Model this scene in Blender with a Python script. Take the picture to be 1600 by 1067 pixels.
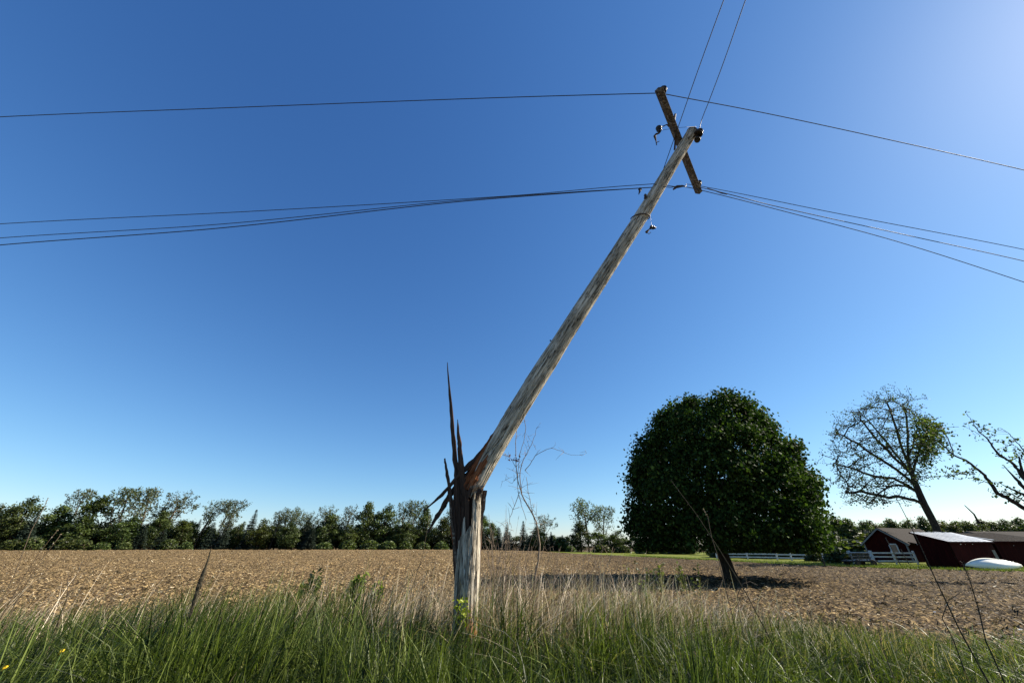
import bpy, bmesh, math, random
import numpy as np
from mathutils import Vector, Matrix

for o in list(bpy.data.objects):
    bpy.data.objects.remove(o, do_unlink=True)
scene = bpy.context.scene
C = scene.collection
rng = np.random.default_rng(11)
random.seed(5)
R = math.radians

# ------------------------------------------------------------------ camera
EYE = Vector((0.0, 0.0, 1.6))
PITCH = math.atan(319.0 / 578.0)
cp, sp = math.cos(PITCH), math.sin(PITCH)
cam_d = bpy.data.cameras.new("camera")
cam_d.sensor_fit = 'HORIZONTAL'
cam_d.sensor_width = 36.0
cam_d.lens = 36.0 * 578.0 / 1600.0
cam_d.clip_start = 0.05
cam_d.clip_end = 5000
cam = bpy.data.objects.new("camera", cam_d)
cam.location = EYE
cam.rotation_euler = (R(90) + PITCH, 0, 0)
C.objects.link(cam)
scene.camera = cam

# ------------------------------------------------------------------ light
SUN_EL, SUN_AZ = R(37), R(80)          # azimuth measured from +Y towards +X
S = Vector((math.cos(SUN_EL) * math.sin(SUN_AZ), math.cos(SUN_EL) * math.cos(SUN_AZ), math.sin(SUN_EL)))
sun_d = bpy.data.lights.new("sun", 'SUN')
sun_d.energy = 4.6
sun_d.angle = R(0.53)
sun_d.color = (1.0, 0.91, 0.78)
sun = bpy.data.objects.new("sun", sun_d)
sun.rotation_euler = S.to_track_quat('Z', 'Y').to_euler()
C.objects.link(sun)
w = bpy.data.worlds.new("World")
scene.world = w
w.use_nodes = True
nt = w.node_tree
bg = nt.nodes['Background']
sky = nt.nodes.new('ShaderNodeTexSky')
sky.sky_type = 'NISHITA'
sky.sun_disc = False
sky.sun_elevation = SUN_EL
sky.sun_rotation = SUN_AZ
sky.altitude = 300
sky.air_density = 1.0
sky.dust_density = 0.3
sky.ozone_density = 6.0
# tone of the clear sky: deeper blue overhead, pale blue (not yellow) at the horizon
EXPO = 1.25
sepc = nt.nodes.new('ShaderNodeSeparateColor'); comb = nt.nodes.new('ShaderNodeCombineColor')
nt.links.new(sky.outputs[0], sepc.inputs[0])
for ci, (pw, gn) in enumerate(((1.24, 1.85), (1.03, 1.55), (.80, 1.38))):
    a_ = nt.nodes.new('ShaderNodeMath'); a_.operation = 'MULTIPLY'; a_.inputs[1].default_value = .1
    b_ = nt.nodes.new('ShaderNodeMath'); b_.operation = 'POWER'; b_.inputs[1].default_value = pw
    c_ = nt.nodes.new('ShaderNodeMath'); c_.operation = 'MULTIPLY'; c_.inputs[1].default_value = gn * 10 * 2 ** -EXPO
    nt.links.new(sepc.outputs[ci], a_.inputs[0]); nt.links.new(a_.outputs[0], b_.inputs[0]); nt.links.new(b_.outputs[0], c_.inputs[0])
    nt.links.new(c_.outputs[0], comb.inputs[ci])
nt.links.new(comb.outputs[0], bg.inputs['Color'])
bg.inputs['Strength'].default_value = 0.10
scene.view_settings.view_transform = 'Standard'
scene.view_settings.look = 'None'
scene.view_settings.exposure = EXPO
scene.view_settings.gamma = 1.0
scene.cycles.max_bounces = 6
scene.cycles.diffuse_bounces = 3
scene.cycles.transmission_bounces = 3


def ray(px, py):
    u = (px - 800.0) / 578.0
    v = (533.5 - py) / 578.0
    return Vector((u, cp - v * sp, sp + v * cp))


def at(px, py, Y):
    """the world point at distance Y ahead whose place I measured at pixel (px, py)"""
    r = ray(px, py)
    return EYE + r * (Y / r.y)


# ------------------------------------------------------------------ noise / terrain
def vnoise(x, y, seed=0):
    x = np.asarray(x, float); y = np.asarray(y, float)
    xi = np.floor(x).astype(np.int64); yi = np.floor(y).astype(np.int64)
    fx = x - xi; fy = y - yi
    fx = fx * fx * (3 - 2 * fx); fy = fy * fy * (3 - 2 * fy)

    def h(a, b):
        n = (a * 374761393 + b * 668265263 + seed * 974634777) & 0xffffffff
        n = ((n ^ (n >> 13)) * 1274126177) & 0xffffffff
        n = n ^ (n >> 16)
        return (n & 0xffff) / 65535.0
    return ((h(xi, yi) * (1 - fx) + h(xi + 1, yi) * fx) * (1 - fy)
            + (h(xi, yi + 1) * (1 - fx) + h(xi + 1, yi + 1) * fx) * fy) * 2 - 1


def sstep(a, b, x):
    t = np.clip((np.asarray(x, float) - a) / (b - a), 0, 1)
    return t * t * (3 - 2 * t)


def H(x, y):
    """large shape of the land"""
    x = np.asarray(x, float); y = np.asarray(y, float)
    rise = 0.85 * sstep(14, 82, y) * (1 - sstep(-12, 30, x))
    rise = rise - 0.5 * sstep(88, 130, y) * (1 - sstep(-12, 30, x))
    bump = 0.05 * vnoise(x / 9, y / 7, 3) * sstep(6, 14, y)
    bank = .34 * (1 - sstep(1.5, 6.5, x)) * sstep(1.5, 4.5, y) * (1 - sstep(7.6, 11, y))
    return rise + bump * (1 - sstep(20, 34, x)) + bank


YARD = [(9, 84), (22, 62), (26.2, 47.5), (28.6, 38.6), (32, 33.6), (35.7, 29.6), (45, 23), (70, 8)]


def yard_edge_y(x):
    return np.interp(x, [p[0] for p in YARD], [p[1] for p in YARD], left=400, right=8)


def clod(x, y):
    f = 1 - sstep(25, 70, y)
    k = sstep(6.5, 9.5, y) * (1 - sstep(-1.5, 0.5, y - yard_edge_y(x)))
    n = 0.55 * vnoise(x / .33, y / .33, 1) + 0.3 * vnoise(x / .15, y / .15, 2) + 0.4 * vnoise(x / 1.1, y / .8, 5)
    return (n + .35 * vnoise(x / .09, y / .09, 6)) * 0.15 * k + 0.05 * vnoise(x / 2.6, y / .45, 12) * k * (0.35 + 0.65 * f)


def HH(x, y):
    return H(x, y) + clod(x, y)


# ------------------------------------------------------------------ materials
def mat(name, col=(.5, .5, .5), rough=.8, metal=0., spec=.3):
    m = bpy.data.materials.new(name)
    m.use_nodes = True
    b = m.node_tree.nodes['Principled BSDF']
    b.inputs['Base Color'].default_value = (*col, 1)
    b.inputs['Roughness'].default_value = rough
    b.inputs['Metallic'].default_value = metal
    b.inputs['Specular IOR Level'].default_value = spec
    return m


def N(m, t, **kw):
    n = m.node_tree.nodes.new(t)
    for k, v in kw.items():
        setattr(n, k, v)
    return n


def ramp(m, stops):
    r = N(m, 'ShaderNodeValToRGB')
    e = r.color_ramp.elements
    e[0].position, e[0].color = stops[0][0], (*stops[0][1], 1)
    e[1].position, e[1].color = stops[-1][0], (*stops[-1][1], 1)
    for p, c in stops[1:-1]:
        x = e.new(p); x.color = (*c, 1)
    return r


def noisy(name, stops, scale=(5, 5, 5), nscale=1.0, detail=6, rough=.85, bump=.3, bdist=.02, attr=None, spec=.06, metal=0.):
    """base colour from noise through a ramp, with bump; coordinates: object or a named vector attribute"""
    m = mat(name, rough=rough, spec=spec, metal=metal)
    L = m.node_tree.links
    if attr:
        tc = N(m, 'ShaderNodeAttribute', attribute_name=attr); out = tc.outputs['Vector']
    else:
        tc = N(m, 'ShaderNodeTexCoord'); out = tc.outputs['Object']
    mp = N(m, 'ShaderNodeMapping'); mp.inputs['Scale'].default_value = scale
    L.new(out, mp.inputs['Vector'])
    nz = N(m, 'ShaderNodeTexNoise'); nz.inputs['Scale'].default_value = nscale
    nz.inputs['Detail'].default_value = detail; nz.inputs['Roughness'].default_value = .62
    L.new(mp.outputs[0], nz.inputs['Vector'])
    rp = ramp(m, stops); L.new(nz.outputs['Fac'], rp.inputs[0])
    b = m.node_tree.nodes['Principled BSDF']
    L.new(rp.outputs[0], b.inputs['Base Color'])
    if bump:
        bp = N(m, 'ShaderNodeBump'); bp.inputs['Strength'].default_value = bump; bp.inputs['Distance'].default_value = bdist
        L.new(nz.outputs['Fac'], bp.inputs['Height']); L.new(bp.outputs[0], b.inputs['Normal'])
    return m, mp, nz, rp, out


def leafmat(name, stops, trans=.35, rough=.5, spec=.3, obj_var=.0):
    """leaf / blade: colour by per-face 'rnd', diffuse + translucent"""
    m = mat(name, rough=rough, spec=spec)
    L = m.node_tree.links
    a = N(m, 'ShaderNodeAttribute', attribute_name='rnd')
    rp = ramp(m, stops)
    L.new(a.outputs['Fac'], rp.inputs[0])
    col = rp.outputs[0]
    if obj_var:
        oi = N(m, 'ShaderNodeObjectInfo')
        hv = N(m, 'ShaderNodeHueSaturation')
        mr = N(m, 'ShaderNodeMapRange'); mr.inputs['To Min'].default_value = 1 - obj_var; mr.inputs['To Max'].default_value = 1 + obj_var
        L.new(oi.outputs['Random'], mr.inputs[0]); L.new(mr.outputs[0], hv.inputs['Value'])
        mr2 = N(m, 'ShaderNodeMapRange'); mr2.inputs['To Min'].default_value = .485; mr2.inputs['To Max'].default_value = .515
        L.new(oi.outputs['Random'], mr2.inputs[0]); L.new(mr2.outputs[0], hv.inputs['Hue'])
        L.new(col, hv.inputs['Color']); col = hv.outputs[0]
    b = m.node_tree.nodes['Principled BSDF']
    L.new(col, b.inputs['Base Color'])
    tr = N(m, 'ShaderNodeBsdfTranslucent')
    g = N(m, 'ShaderNodeMixRGB', blend_type='MULTIPLY'); g.inputs[0].default_value = 1
    g.inputs[2].default_value = (1.25, 1.35, .6, 1)
    L.new(col, g.inputs[1]); L.new(g.outputs[0], tr.inputs['Color'])
    mx = N(m, 'ShaderNodeMixShader'); mx.inputs[0].default_value = trans
    L.new(b.outputs[0], mx.inputs[1]); L.new(tr.outputs[0], mx.inputs[2])
    L.new(mx.outputs[0], m.node_tree.nodes['Material Output'].inputs['Surface'])
    return m


M = {}
# soil with stubble
m, mp, nz, rp, out = noisy('field_soil', [(.37, (.015, .010, .005)), (.48, (.055, .037, .018)), (.55, (.145, .10, .046)), (.65, (.40, .295, .14))],
                           scale=(1, 1, 1), nscale=9, detail=9, rough=.95, bump=.9, bdist=.05, spec=.1)
L = m.node_tree.links
nz2 = N(m, 'ShaderNodeTexNoise'); nz2.inputs['Scale'].default_value = .35; nz2.inputs['Detail'].default_value = 4
L.new(out, nz2.inputs['Vector'])
mx = N(m, 'ShaderNodeMixRGB', blend_type='MULTIPLY'); mx.inputs[0].default_value = .6
r2 = ramp(m, [(.3, (.7, .66, .62)), (.7, (1.25, 1.2, 1.15))]); L.new(nz2.outputs['Fac'], r2.inputs[0])
L.new(rp.outputs[0], mx.inputs[1]); L.new(r2.outputs[0], mx.inputs[2])
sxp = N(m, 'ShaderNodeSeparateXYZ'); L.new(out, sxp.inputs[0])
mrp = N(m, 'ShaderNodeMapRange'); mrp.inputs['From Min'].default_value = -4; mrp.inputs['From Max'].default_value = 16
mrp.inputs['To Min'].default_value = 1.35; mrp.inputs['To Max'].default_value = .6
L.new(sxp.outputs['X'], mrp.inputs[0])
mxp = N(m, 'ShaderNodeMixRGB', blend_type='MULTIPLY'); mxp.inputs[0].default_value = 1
L.new(mx.outputs[0], mxp.inputs[1]); L.new(mrp.outputs[0], mxp.inputs[2])       # side-light shading painted into soil colour, darker to the right, where litter thins
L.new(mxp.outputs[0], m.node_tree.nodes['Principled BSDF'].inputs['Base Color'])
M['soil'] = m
M['verge'] = noisy('verge_soil', [(.35, (.03, .028, .014)), (.7, (.09, .075, .04))], nscale=2.0, bump=.6)[0]
M['lawn'] = noisy('lawn', [(.3, (.07, .085, .014)), (.55, (.14, .16, .026)), (.75, (.22, .23, .06))], scale=(1, 1, 1), nscale=2.5, detail=8, bump=.5)[0]
M['asphalt'] = noisy('asphalt', [(.3, (.035, .035, .035)), (.7, (.075, .073, .07))], nscale=8, bump=.4)[0]
M['gravel'] = noisy('gravel', [(.3, (.12, .11, .095)), (.7, (.3, .28, .25))], nscale=8, bump=.6)[0]
M['paint'] = mat('road_paint', (.75, .6, .12), .6)


# weathered pole wood, cracks along the grain
def polewood(name, dark, mid, light, lichen=False):
    m, mp, nz, rp, out = noisy(name, [(.3, dark), (.46, mid), (.62, light), (.8, tuple(min(1, c * 1.15) for c in light))],
                               scale=(34, 34, 2.2), nscale=1.0, detail=10, rough=.9, bump=1.0, bdist=.03, attr='wc', spec=.1)
    L = m.node_tree.links
    nz2 = N(m, 'ShaderNodeTexNoise'); nz2.inputs['Scale'].default_value = 2.2; nz2.inputs['Detail'].default_value = 5
    L.new(out, nz2.inputs['Vector'])
    r2 = ramp(m, [(.35, (.62, .58, .52)), (.65, (1.1, 1.06, 1.0))]); L.new(nz2.outputs['Fac'], r2.inputs[0])
    mx = N(m, 'ShaderNodeMixRGB', blend_type='MULTIPLY'); mx.inputs[0].default_value = .7
    L.new(rp.outputs[0], mx.inputs[1]); L.new(r2.outputs[0], mx.inputs[2])
    col = mx.outputs[0]
    # fine dark checks
    mp3 = N(m, 'ShaderNodeMapping'); mp3.inputs['Scale'].default_value = (48, 48, 5.0); L.new(out, mp3.inputs[0])
    nz3 = N(m, 'ShaderNodeTexNoise'); nz3.inputs['Scale'].default_value = 1; nz3.inputs['Detail'].default_value = 3
    nz3.inputs['Distortion'].default_value = 1.2
    L.new(mp3.outputs[0], nz3.inputs[0])
    r3 = ramp(m, [(.38, (.05, .042, .034)), (.45, (1, 1, 1))]); L.new(nz3.outputs['Fac'], r3.inputs[0])
    mx3 = N(m, 'ShaderNodeMixRGB', blend_type='MULTIPLY'); mx3.inputs[0].default_value = .85
    L.new(col, mx3.inputs[1]); L.new(r3.outputs[0], mx3.inputs[2]); col = mx3.outputs[0]
    if lichen:
        sx = N(m, 'ShaderNodeSeparateXYZ'); L.new(out, sx.inputs[0])
        mr = N(m, 'ShaderNodeMapRange'); mr.inputs['From Min'].default_value = .98; mr.inputs['From Max'].default_value = .6
        L.new(sx.outputs['Z'], mr.inputs[0])
        nz4 = N(m, 'ShaderNodeTexNoise'); nz4.inputs['Scale'].default_value = 11; nz4.inputs['Detail'].default_value = 6; L.new(out, nz4.inputs[0])
        mu = N(m, 'ShaderNodeMath', operation='MULTIPLY'); L.new(mr.outputs[0], mu.inputs[0])
        r4 = ramp(m, [(.42, (0, 0, 0)), (.52, (1, 1, 1))]); L.new(nz4.outputs['Fac'], r4.inputs[0]); L.new(r4.outputs[0], mu.inputs[1])
        mx4 = N(m, 'ShaderNodeMixRGB'); mx4.inputs[2].default_value = (.34, .16, .06, 1)
        L.new(mu.outputs[0], mx4.inputs[0]); L.new(col, mx4.inputs[1]); col = mx4.outputs[0]
    L.new(col, m.node_tree.nodes['Principled BSDF'].inputs['Base Color'])
    return m


M['pole'] = polewood('weathered_pole_wood', (.12, .10, .075), (.44, .395, .31), (.72, .67, .56))
M['stump'] = polewood('weathered_stump_wood', (.10, .085, .065), (.36, .32, .25), (.68, .63, .52), True)
M['rawwood'] = noisy('raw_split_wood', [(.3, (.055, .02, .01)), (.5, (.20, .065, .025)), (.7, (.36, .14, .055))], scale=(40, 40, 1.5), attr='wc', bump=.9, detail=8)[0]
M['darksplit'] = noisy('dark_split_wood', [(.3, (.022, .016, .013)), (.55, (.07, .045, .032)), (.75, (.16, .09, .055))], scale=(40, 40, 1.5), attr='wc', bump=.9, detail=8)[0]
M['armwood'] = noisy('crossarm_wood', [(.3, (.035, .026, .02)), (.5, (.10, .075, .055)), (.72, (.34, .29, .23))], scale=(3, 30, 30), bump=.6, detail=6)[0]
M['porcelain'] = mat('dark_glazed_porcelain', (.012, .008, .007), .38, spec=.4)
M['steel'] = noisy('rusty_steel', [(.35, (.04, .03, .025)), (.7, (.13, .09, .065))], nscale=30, bump=.2, rough=.6)[0]
M['wire_dark'] = mat('dark_cable', (.035, .035, .04), .5)
M['wire_bright'] = mat('bare_aluminium_cable', (.07, .072, .078), .6)
M['bark'] = noisy('dark_bark', [(.3, (.018, .014, .011)), (.6, (.06, .047, .036)), (.8, (.12, .1, .08))], scale=(5, 5, 1.4), nscale=2.2, bump=.8, bdist=.05)[0]
M['graybark'] = noisy('gray_bark', [(.3, (.05, .042, .02)), (.6, (.13, .11, .09)), (.8, (.22, .19, .16))], scale=(5, 5, 1.4), nscale=2.2, bump=.6, bdist=.04)[0]
M['deadtwig'] = noisy('dead_twig', [(.3, (.08, .06, .042)), (.7, (.36, .28, .20))], nscale=8, bump=.3)[0]
M['leaf_big'] = leafmat('maple_leaf', [(0, (.007, .015, .003)), (.5, (.020, .042, .008)), (.8, (.05, .088, .016)), (1, (.12, .185, .04))], trans=.27, rough=.65, spec=.08)
M['leaf_mid'] = leafmat('far_leaf', [(0, (.015, .026, .009)), (.5, (.048, .068, .018)), (1, (.12, .15, .04))], trans=.3, obj_var=.25)
M['leaf_pale'] = leafmat('pale_new_leaf', [(0, (.025, .035, .015)), (.5, (.065, .08, .033)), (1, (.14, .16, .07))], trans=.4, obj_var=.2)
M['leaf_light'] = leafmat('light_green_leaf', [(0, (.02, .03, .008)), (.5, (.055, .075, .018)), (1, (.13, .155, .04))], trans=.4, obj_var=.2)
M['needle'] = leafmat('spruce_needle', [(0, (.012, .022, .016)), (.5, (.03, .045, .03)), (1, (.075, .10, .07))], trans=.1, obj_var=.3)
M['leaf_sparse'] = leafmat('young_leaf', spec=.08, rough=.6, stops=[(0, (.02, .03, .010)), (.6, (.055, .08, .020)), (1, (.13, .18, .045))], trans=.35)
M['grass'] = leafmat('grass_blade', [(0, (.010, .019, .005)), (.35, (.030, .046, .008)), (.7, (.072, .098, .015)), (.93, (.17, .21, .05)), (1, (.32, .26, .15))], trans=.34, rough=.45, spec=.22)
M['weedleaf'] = leafmat('broad_weed_leaf', [(0, (.04, .06, .01)), (.5, (.10, .14, .02)), (1, (.22, .27, .045))], trans=.45)
M['strawblade'] = leafmat('dry_grass_stem', [(0, (.10, .07, .04)), (.45, (.34, .255, .16)), (1, (.80, .69, .52))], trans=.15, rough=.6)
M['residue'] = leafmat('corn_residue', [(0, (.025, .017, .009)), (.45, (.11, .076, .036)), (.85, (.39, .285, .145)), (1, (.78, .68, .47))], trans=.1, rough=.7, spec=.2)
M['redwood'] = noisy('red_barn_boards', [(.3, (.010, .0012, .0012)), (.6, (.028, .0032, .0028)), (.8, (.055, .009, .007))], scale=(14, 14, 1), nscale=1, bump=.7, bdist=.02)[0]
M['white'] = noisy('white_painted_wood', [(.3, (.32, .33, .33)), (.6, (.55, .56, .56))], scale=(3, 3, 3), nscale=2, bump=.15)[0]
M['graytrim'] = mat('weathered_trim', (.16, .165, .17), .7)
M['metalroof'] = noisy('galvanised_roof', [(.3, (.20, .22, .24)), (.5, (.32, .345, .37)), (.75, (.42, .445, .47))], scale=(.8, .8, .8), nscale=1.2, bump=.1, rough=.42, metal=.35, spec=.5)[0]
M['shingle'] = noisy('brown_shingles', [(.3, (.008, .006, .005)), (.7, (.034, .027, .021))], scale=(6, 6, 12), nscale=1.5, bump=.6)[0]
M['glass'] = mat('window_glass', (.03, .035, .04), .12, spec=.6)
M['darkmetal'] = mat('dark_painted_metal', (.02, .02, .022), .5)
M['boat'] = noisy('white_hull', [(.3, (.80, .77, .62)), (.7, (.9, .88, .78))], scale=(2, 2, 2), nscale=1, bump=.05, rough=.35, spec=.5)[0]
M['leaf_yellow'] = leafmat('yellow_green_leaf', [(0, (.12, .15, .01)), (.5, (.30, .36, .02)), (1, (.5, .52, .05))], trans=.5)
M['yellow'] = mat('dandelion_yellow', (.85, .55, .02), .6)
M['green_stem'] = mat('green_stem', (.07, .12, .03), .6)
M['darkstalk'] = noisy('dark_weed_stalk', [(.3, (.02, .018, .012)), (.7, (.07, .06, .04))], nscale=20, bump=.3)[0]
M['rubber'] = mat('black_rubber', (.02, .02, .02), .8)


# ------------------------------------------------------------------ mesh helpers
def tag(o, label=None, cat=None, group=None, kind=None):
    if label: o['label'] = label
    if cat: o['category'] = cat
    if group: o['group'] = group
    if kind: o['kind'] = kind
    return o


def empty(name, loc=(0, 0, 0)):
    e = bpy.data.objects.new(name, None)
    e.empty_display_size = .2
    e.location = loc
    C.objects.link(e)
    return e


def mesh_np(name, V, F, material, parent=None, rnd=None, wc=None, smooth=False, off=None):
    V = np.asarray(V, dtype=np.float32).reshape(-1, 3).copy()
    if off is None and parent is not None:
        off = np.array(parent.location)
        p = parent.parent
        while p is not None:
            off = off + np.array(p.location); p = p.parent
    if off is not None:
        V -= np.asarray(off, dtype=np.float32)
    F = np.asarray(F, dtype=np.int32)
    k = F.shape[1]
    me = bpy.data.meshes.new(name)
    me.vertices.add(len(V)); me.vertices.foreach_set('co', V.ravel())
    me.loops.add(F.size); me.loops.foreach_set('vertex_index', F.ravel())
    me.polygons.add(len(F)); me.polygons.foreach_set('loop_start', np.arange(0, F.size, k, dtype=np.int32))
    me.update(calc_edges=True)
    if smooth:
        me.polygons.foreach_set('use_smooth', np.ones(len(F), dtype=bool))
    if rnd is not None:
        a = me.attributes.new('rnd', 'FLOAT', 'FACE'); a.data.foreach_set('value', np.asarray(rnd, dtype=np.float32))
    if wc is not None:
        a = me.attributes.new('wc', 'FLOAT_VECTOR', 'POINT'); a.data.foreach_set('vector', np.asarray(wc, dtype=np.float32).ravel())
    me.materials.append(material)
    o = bpy.data.objects.new(name, me)
    C.objects.link(o)
    if parent is not None: o.parent = parent
    return o


class MB:
    """collects boxes, tubes, lathes; quads and tris; builds ONE mesh object"""
    def __init__(s):
        s.v = []; s.f = []; s.w = []

    def box(s, c, h, ax=None):
        c = Vector(c)
        ax = ax or (Vector((1, 0, 0)), Vector((0, 1, 0)), Vector((0, 0, 1)))
        n = len(s.v)
        for i in (-1, 1):
            for j in (-1, 1):
                for k in (-1, 1):
                    p = c + ax[0] * h[0] * i + ax[1] * h[1] * j + ax[2] * h[2] * k
                    s.v.append(tuple(p)); s.w.append(tuple(p))
        for q in ((0, 1, 3, 2), (4, 6, 7, 5), (0, 4, 5, 1), (2, 3, 7, 6), (0, 2, 6, 4), (1, 5, 7, 3)):
            s.f.append(tuple(n + i for i in q))
        return s

    def bar(s, a, b, wd, ht, up=Vector((0, 0, 1))):
        a, b = Vector(a), Vector(b)
        d = (b - a); l = d.length; d.normalize()
        sx = d.cross(up)
        if sx.length < 1e-4: sx = d.cross(Vector((1, 0, 0)))
        sx.normalize(); uz = sx.cross(d).normalized()
        return s.box((a + b) / 2, (l / 2, wd / 2, ht / 2), (d, sx, uz))

    def quad(s, *p):
        n = len(s.v)
        for q in p: s.v.append(tuple(q)); s.w.append(tuple(q))
        s.f.append(tuple(range(n, n + len(p))))
        return s

    def slab(s, pts, t):
        """thick plate from a planar polygon pts, thickness t along the normal"""
        pts = [Vector(p) for p in pts]
        nn = (pts[1] - pts[0]).cross(pts[2] - pts[0]).normalized() * t
        n = len(s.v); k = len(pts)
        for p in pts: s.v.append(tuple(p)); s.w.append(tuple(p))
        for p in pts: s.v.append(tuple(p - nn)); s.w.append(tuple(p - nn))
        s.f.append(tuple(range(n, n + k))); s.f.append(tuple(range(n + 2 * k - 1, n + k - 1, -1)))
        for i in range(k):
            j = (i + 1) % k
            s.f.append((n + i, n + k + i, n + k + j, n + j))
        return s

    def tube(s, pts, rad, sides=6, jag=0.0, flat=1.0):
        pts = [Vector(p) for p in pts]
        if not hasattr(rad, '__len__'): rad = [rad] * len(pts)
        t0 = (pts[1] - pts[0]).normalized()
        u = t0.cross(Vector((0.31, 0.93, 0.17))).normalized()
        n0 = len(s.v); dist = 0
        for i, p in enumerate(pts):
            if i == 0: t = pts[1] - pts[0]
            elif i == len(pts) - 1: t = pts[i] - pts[i - 1]
            else: t = pts[i + 1] - pts[i - 1]
            if i: dist += (pts[i] - pts[i - 1]).length
            t.normalize()
            u = (u - t * u.dot(t)).normalized()
            v = t.cross(u)
            for k in range(sides):
                a = 2 * math.pi * k / sides
                r = rad[i] * (1 + (random.uniform(-jag, jag) if jag else 0))
                s.v.append(tuple(p + u * math.cos(a) * r + v * math.sin(a) * r * flat))
                s.w.append((math.cos(a) * r, math.sin(a) * r, dist))
        for i in range(len(pts) - 1):
            for k in range(sides):
                a = n0 + i * sides + k; b = n0 + i * sides + (k + 1) % sides
                s.f.append((a, b, b + sides, a + sides))
        s.f.append(tuple(n0 + k for k in reversed(range(sides))))
        e = n0 + (len(pts) - 1) * sides
        s.f.append(tuple(e + k for k in range(sides)))
        return s

    def lathe(s, prof, org, axis=(0, 0, 1), sides=20):
        org = Vector(org); z = Vector(axis).normalized()
        u = z.cross(Vector((.2, .95, .13))).normalized(); v = z.cross(u)
        n0 = len(s.v)
        for (r, h) in prof:
            for k in range(sides):
                a = 2 * math.pi * k / sides
                p = org + z * h + (u * math.cos(a) + v * math.sin(a)) * max(r, .0005)
                s.v.append(tuple(p)); s.w.append(tuple(p))
        for i in range(len(prof) - 1):
            for k in range(sides):
                a = n0 + i * sides + k; b = n0 + i * sides + (k + 1) % sides
                s.f.append((a, b, b + sides, a + sides))
        s.f.append(tuple(n0 + k for k in reversed(range(sides))))
        e = n0 + (len(prof) - 1) * sides
        s.f.append(tuple(e + k for k in range(sides)))
        return s

    def build(s, name, material, parent=None, smooth=False, off=None):
        me = bpy.data.meshes.new(name)
        o_ = Vector((0, 0, 0))
        if off is not None: o_ = Vector(off)
        elif parent is not None:
            q = parent
            while q is not None:
                o_ = o_ + Vector(q.location); q = q.parent
        me.from_pydata([tuple(Vector(p) - o_) for p in s.v], [], s.f)
        a = me.attributes.new('wc', 'FLOAT_VECTOR', 'POINT')
        a.data.foreach_set('vector', np.array(s.w, dtype=np.float32).ravel())
        if smooth:
            me.polygons.foreach_set('use_smooth', np.ones(len(me.polygons), dtype=bool))
        me.materials.append(material)
        me.update()
        o = bpy.data.objects.new(name, me)
        C.objects.link(o)
        if parent is not None: o.parent = parent
        return o


def copy_tree(o, parent=None):
    c = o.copy(); C.objects.link(c)
    if parent is not None: c.parent = parent
    for ch in o.children: copy_tree(ch, c)
    return c


def unit(v):
    return v / np.maximum(np.linalg.norm(v, axis=-1, keepdims=True), 1e-9)


def leaves(P, size, up=.4, out=None, asp=.62, seed=0, jit=.35, hang=0.):
    """P (n,3) leaf positions -> folded diamond quads V,F,rnd"""
    g = np.random.default_rng(seed)
    n = len(P)
    nr = g.normal(size=(n, 3))
    nr = unit(nr)
    nr[:, 2] += up
    if out is not None: nr += out * .6
    nr = unit(nr)
    t = unit(np.cross(nr, g.normal(size=(n, 3))))
    if hang: t = unit(t + np.array([0, 0, -hang]))
    b = unit(np.cross(nr, t))
    s = (size * (1 + jit * (g.random(n) * 2 - 1)))[:, None]
    V = np.empty((n, 4, 3))
    V[:, 0] = P - t * s * .5
    V[:, 1] = P + b * s * asp * .5 + nr * s * .12
    V[:, 2] = P + t * s * .5
    V[:, 3] = P - b * s * asp * .5 + nr * s * .12
    F = np.arange(n * 4).reshape(n, 4)
    return V.reshape(-1, 3), F, g.random(n)


# ------------------------------------------------------------------ space colonisation trees
def colonize(attr, start, step, kill, infl, iters=160, seed=0, droop=0.0, par0=None):
    """attr (n,3), start: list of trunk points. returns nodes, parent"""
    g = np.random.default_rng(seed)
    nodes = [np.array(p, float) for p in start]
    par = list(par0) if par0 is not None else [-1] + list(range(len(start) - 1))
    A = np.array(attr, float)
    base = np.array(nodes)
    D = np.linalg.norm(A[:, None] - base[None], axis=2)
    near = D.argmin(1); nd = D.min(1)
    alive = np.ones(len(A), bool)
    for it in range(iters):
        use = alive & (nd < infl)
        if not use.any(): break
        dirs = {}
        idx = np.where(use)[0]
        nn = near[idx]
        arr = np.array(nodes)
        vec = unit(A[idx] - arr[nn])
        uq, inv = np.unique(nn, return_inverse=True)
        acc = np.zeros((len(uq), 3)); np.add.at(acc, inv, vec)
        acc = unit(acc + g.normal(size=acc.shape) * .16 + np.array([0, 0, -droop]))
        new = arr[uq] + acc * step
        k0 = len(nodes)
        for i in range(len(uq)):
            nodes.append(new[i]); par.append(int(uq[i]))
        D = np.linalg.norm(A[:, None] - new[None], axis=2)
        m = D.min(1); am = D.argmin(1)
        better = m < nd
        near[better] = k0 + am[better]; nd[better] = m[better]
        alive &= nd > kill
        if len(nodes) > 5000: break
    return np.array(nodes), np.array(par)


def pipe(par, r0, rtip, ex=2.2):
    n = len(par); a = np.zeros(n)
    kids = np.zeros(n, int)
    for i in range(n):
        if par[i] >= 0: kids[par[i]] += 1
    for i in range(n - 1, -1, -1):
        if kids[i] == 0: a[i] = 1.0
        if par[i] >= 0: a[par[i]] += a[i]
    r = a ** (1 / ex)
    return rtip + (r - 1) / (r.max() - 1) * (r0 - rtip), kids


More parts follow.
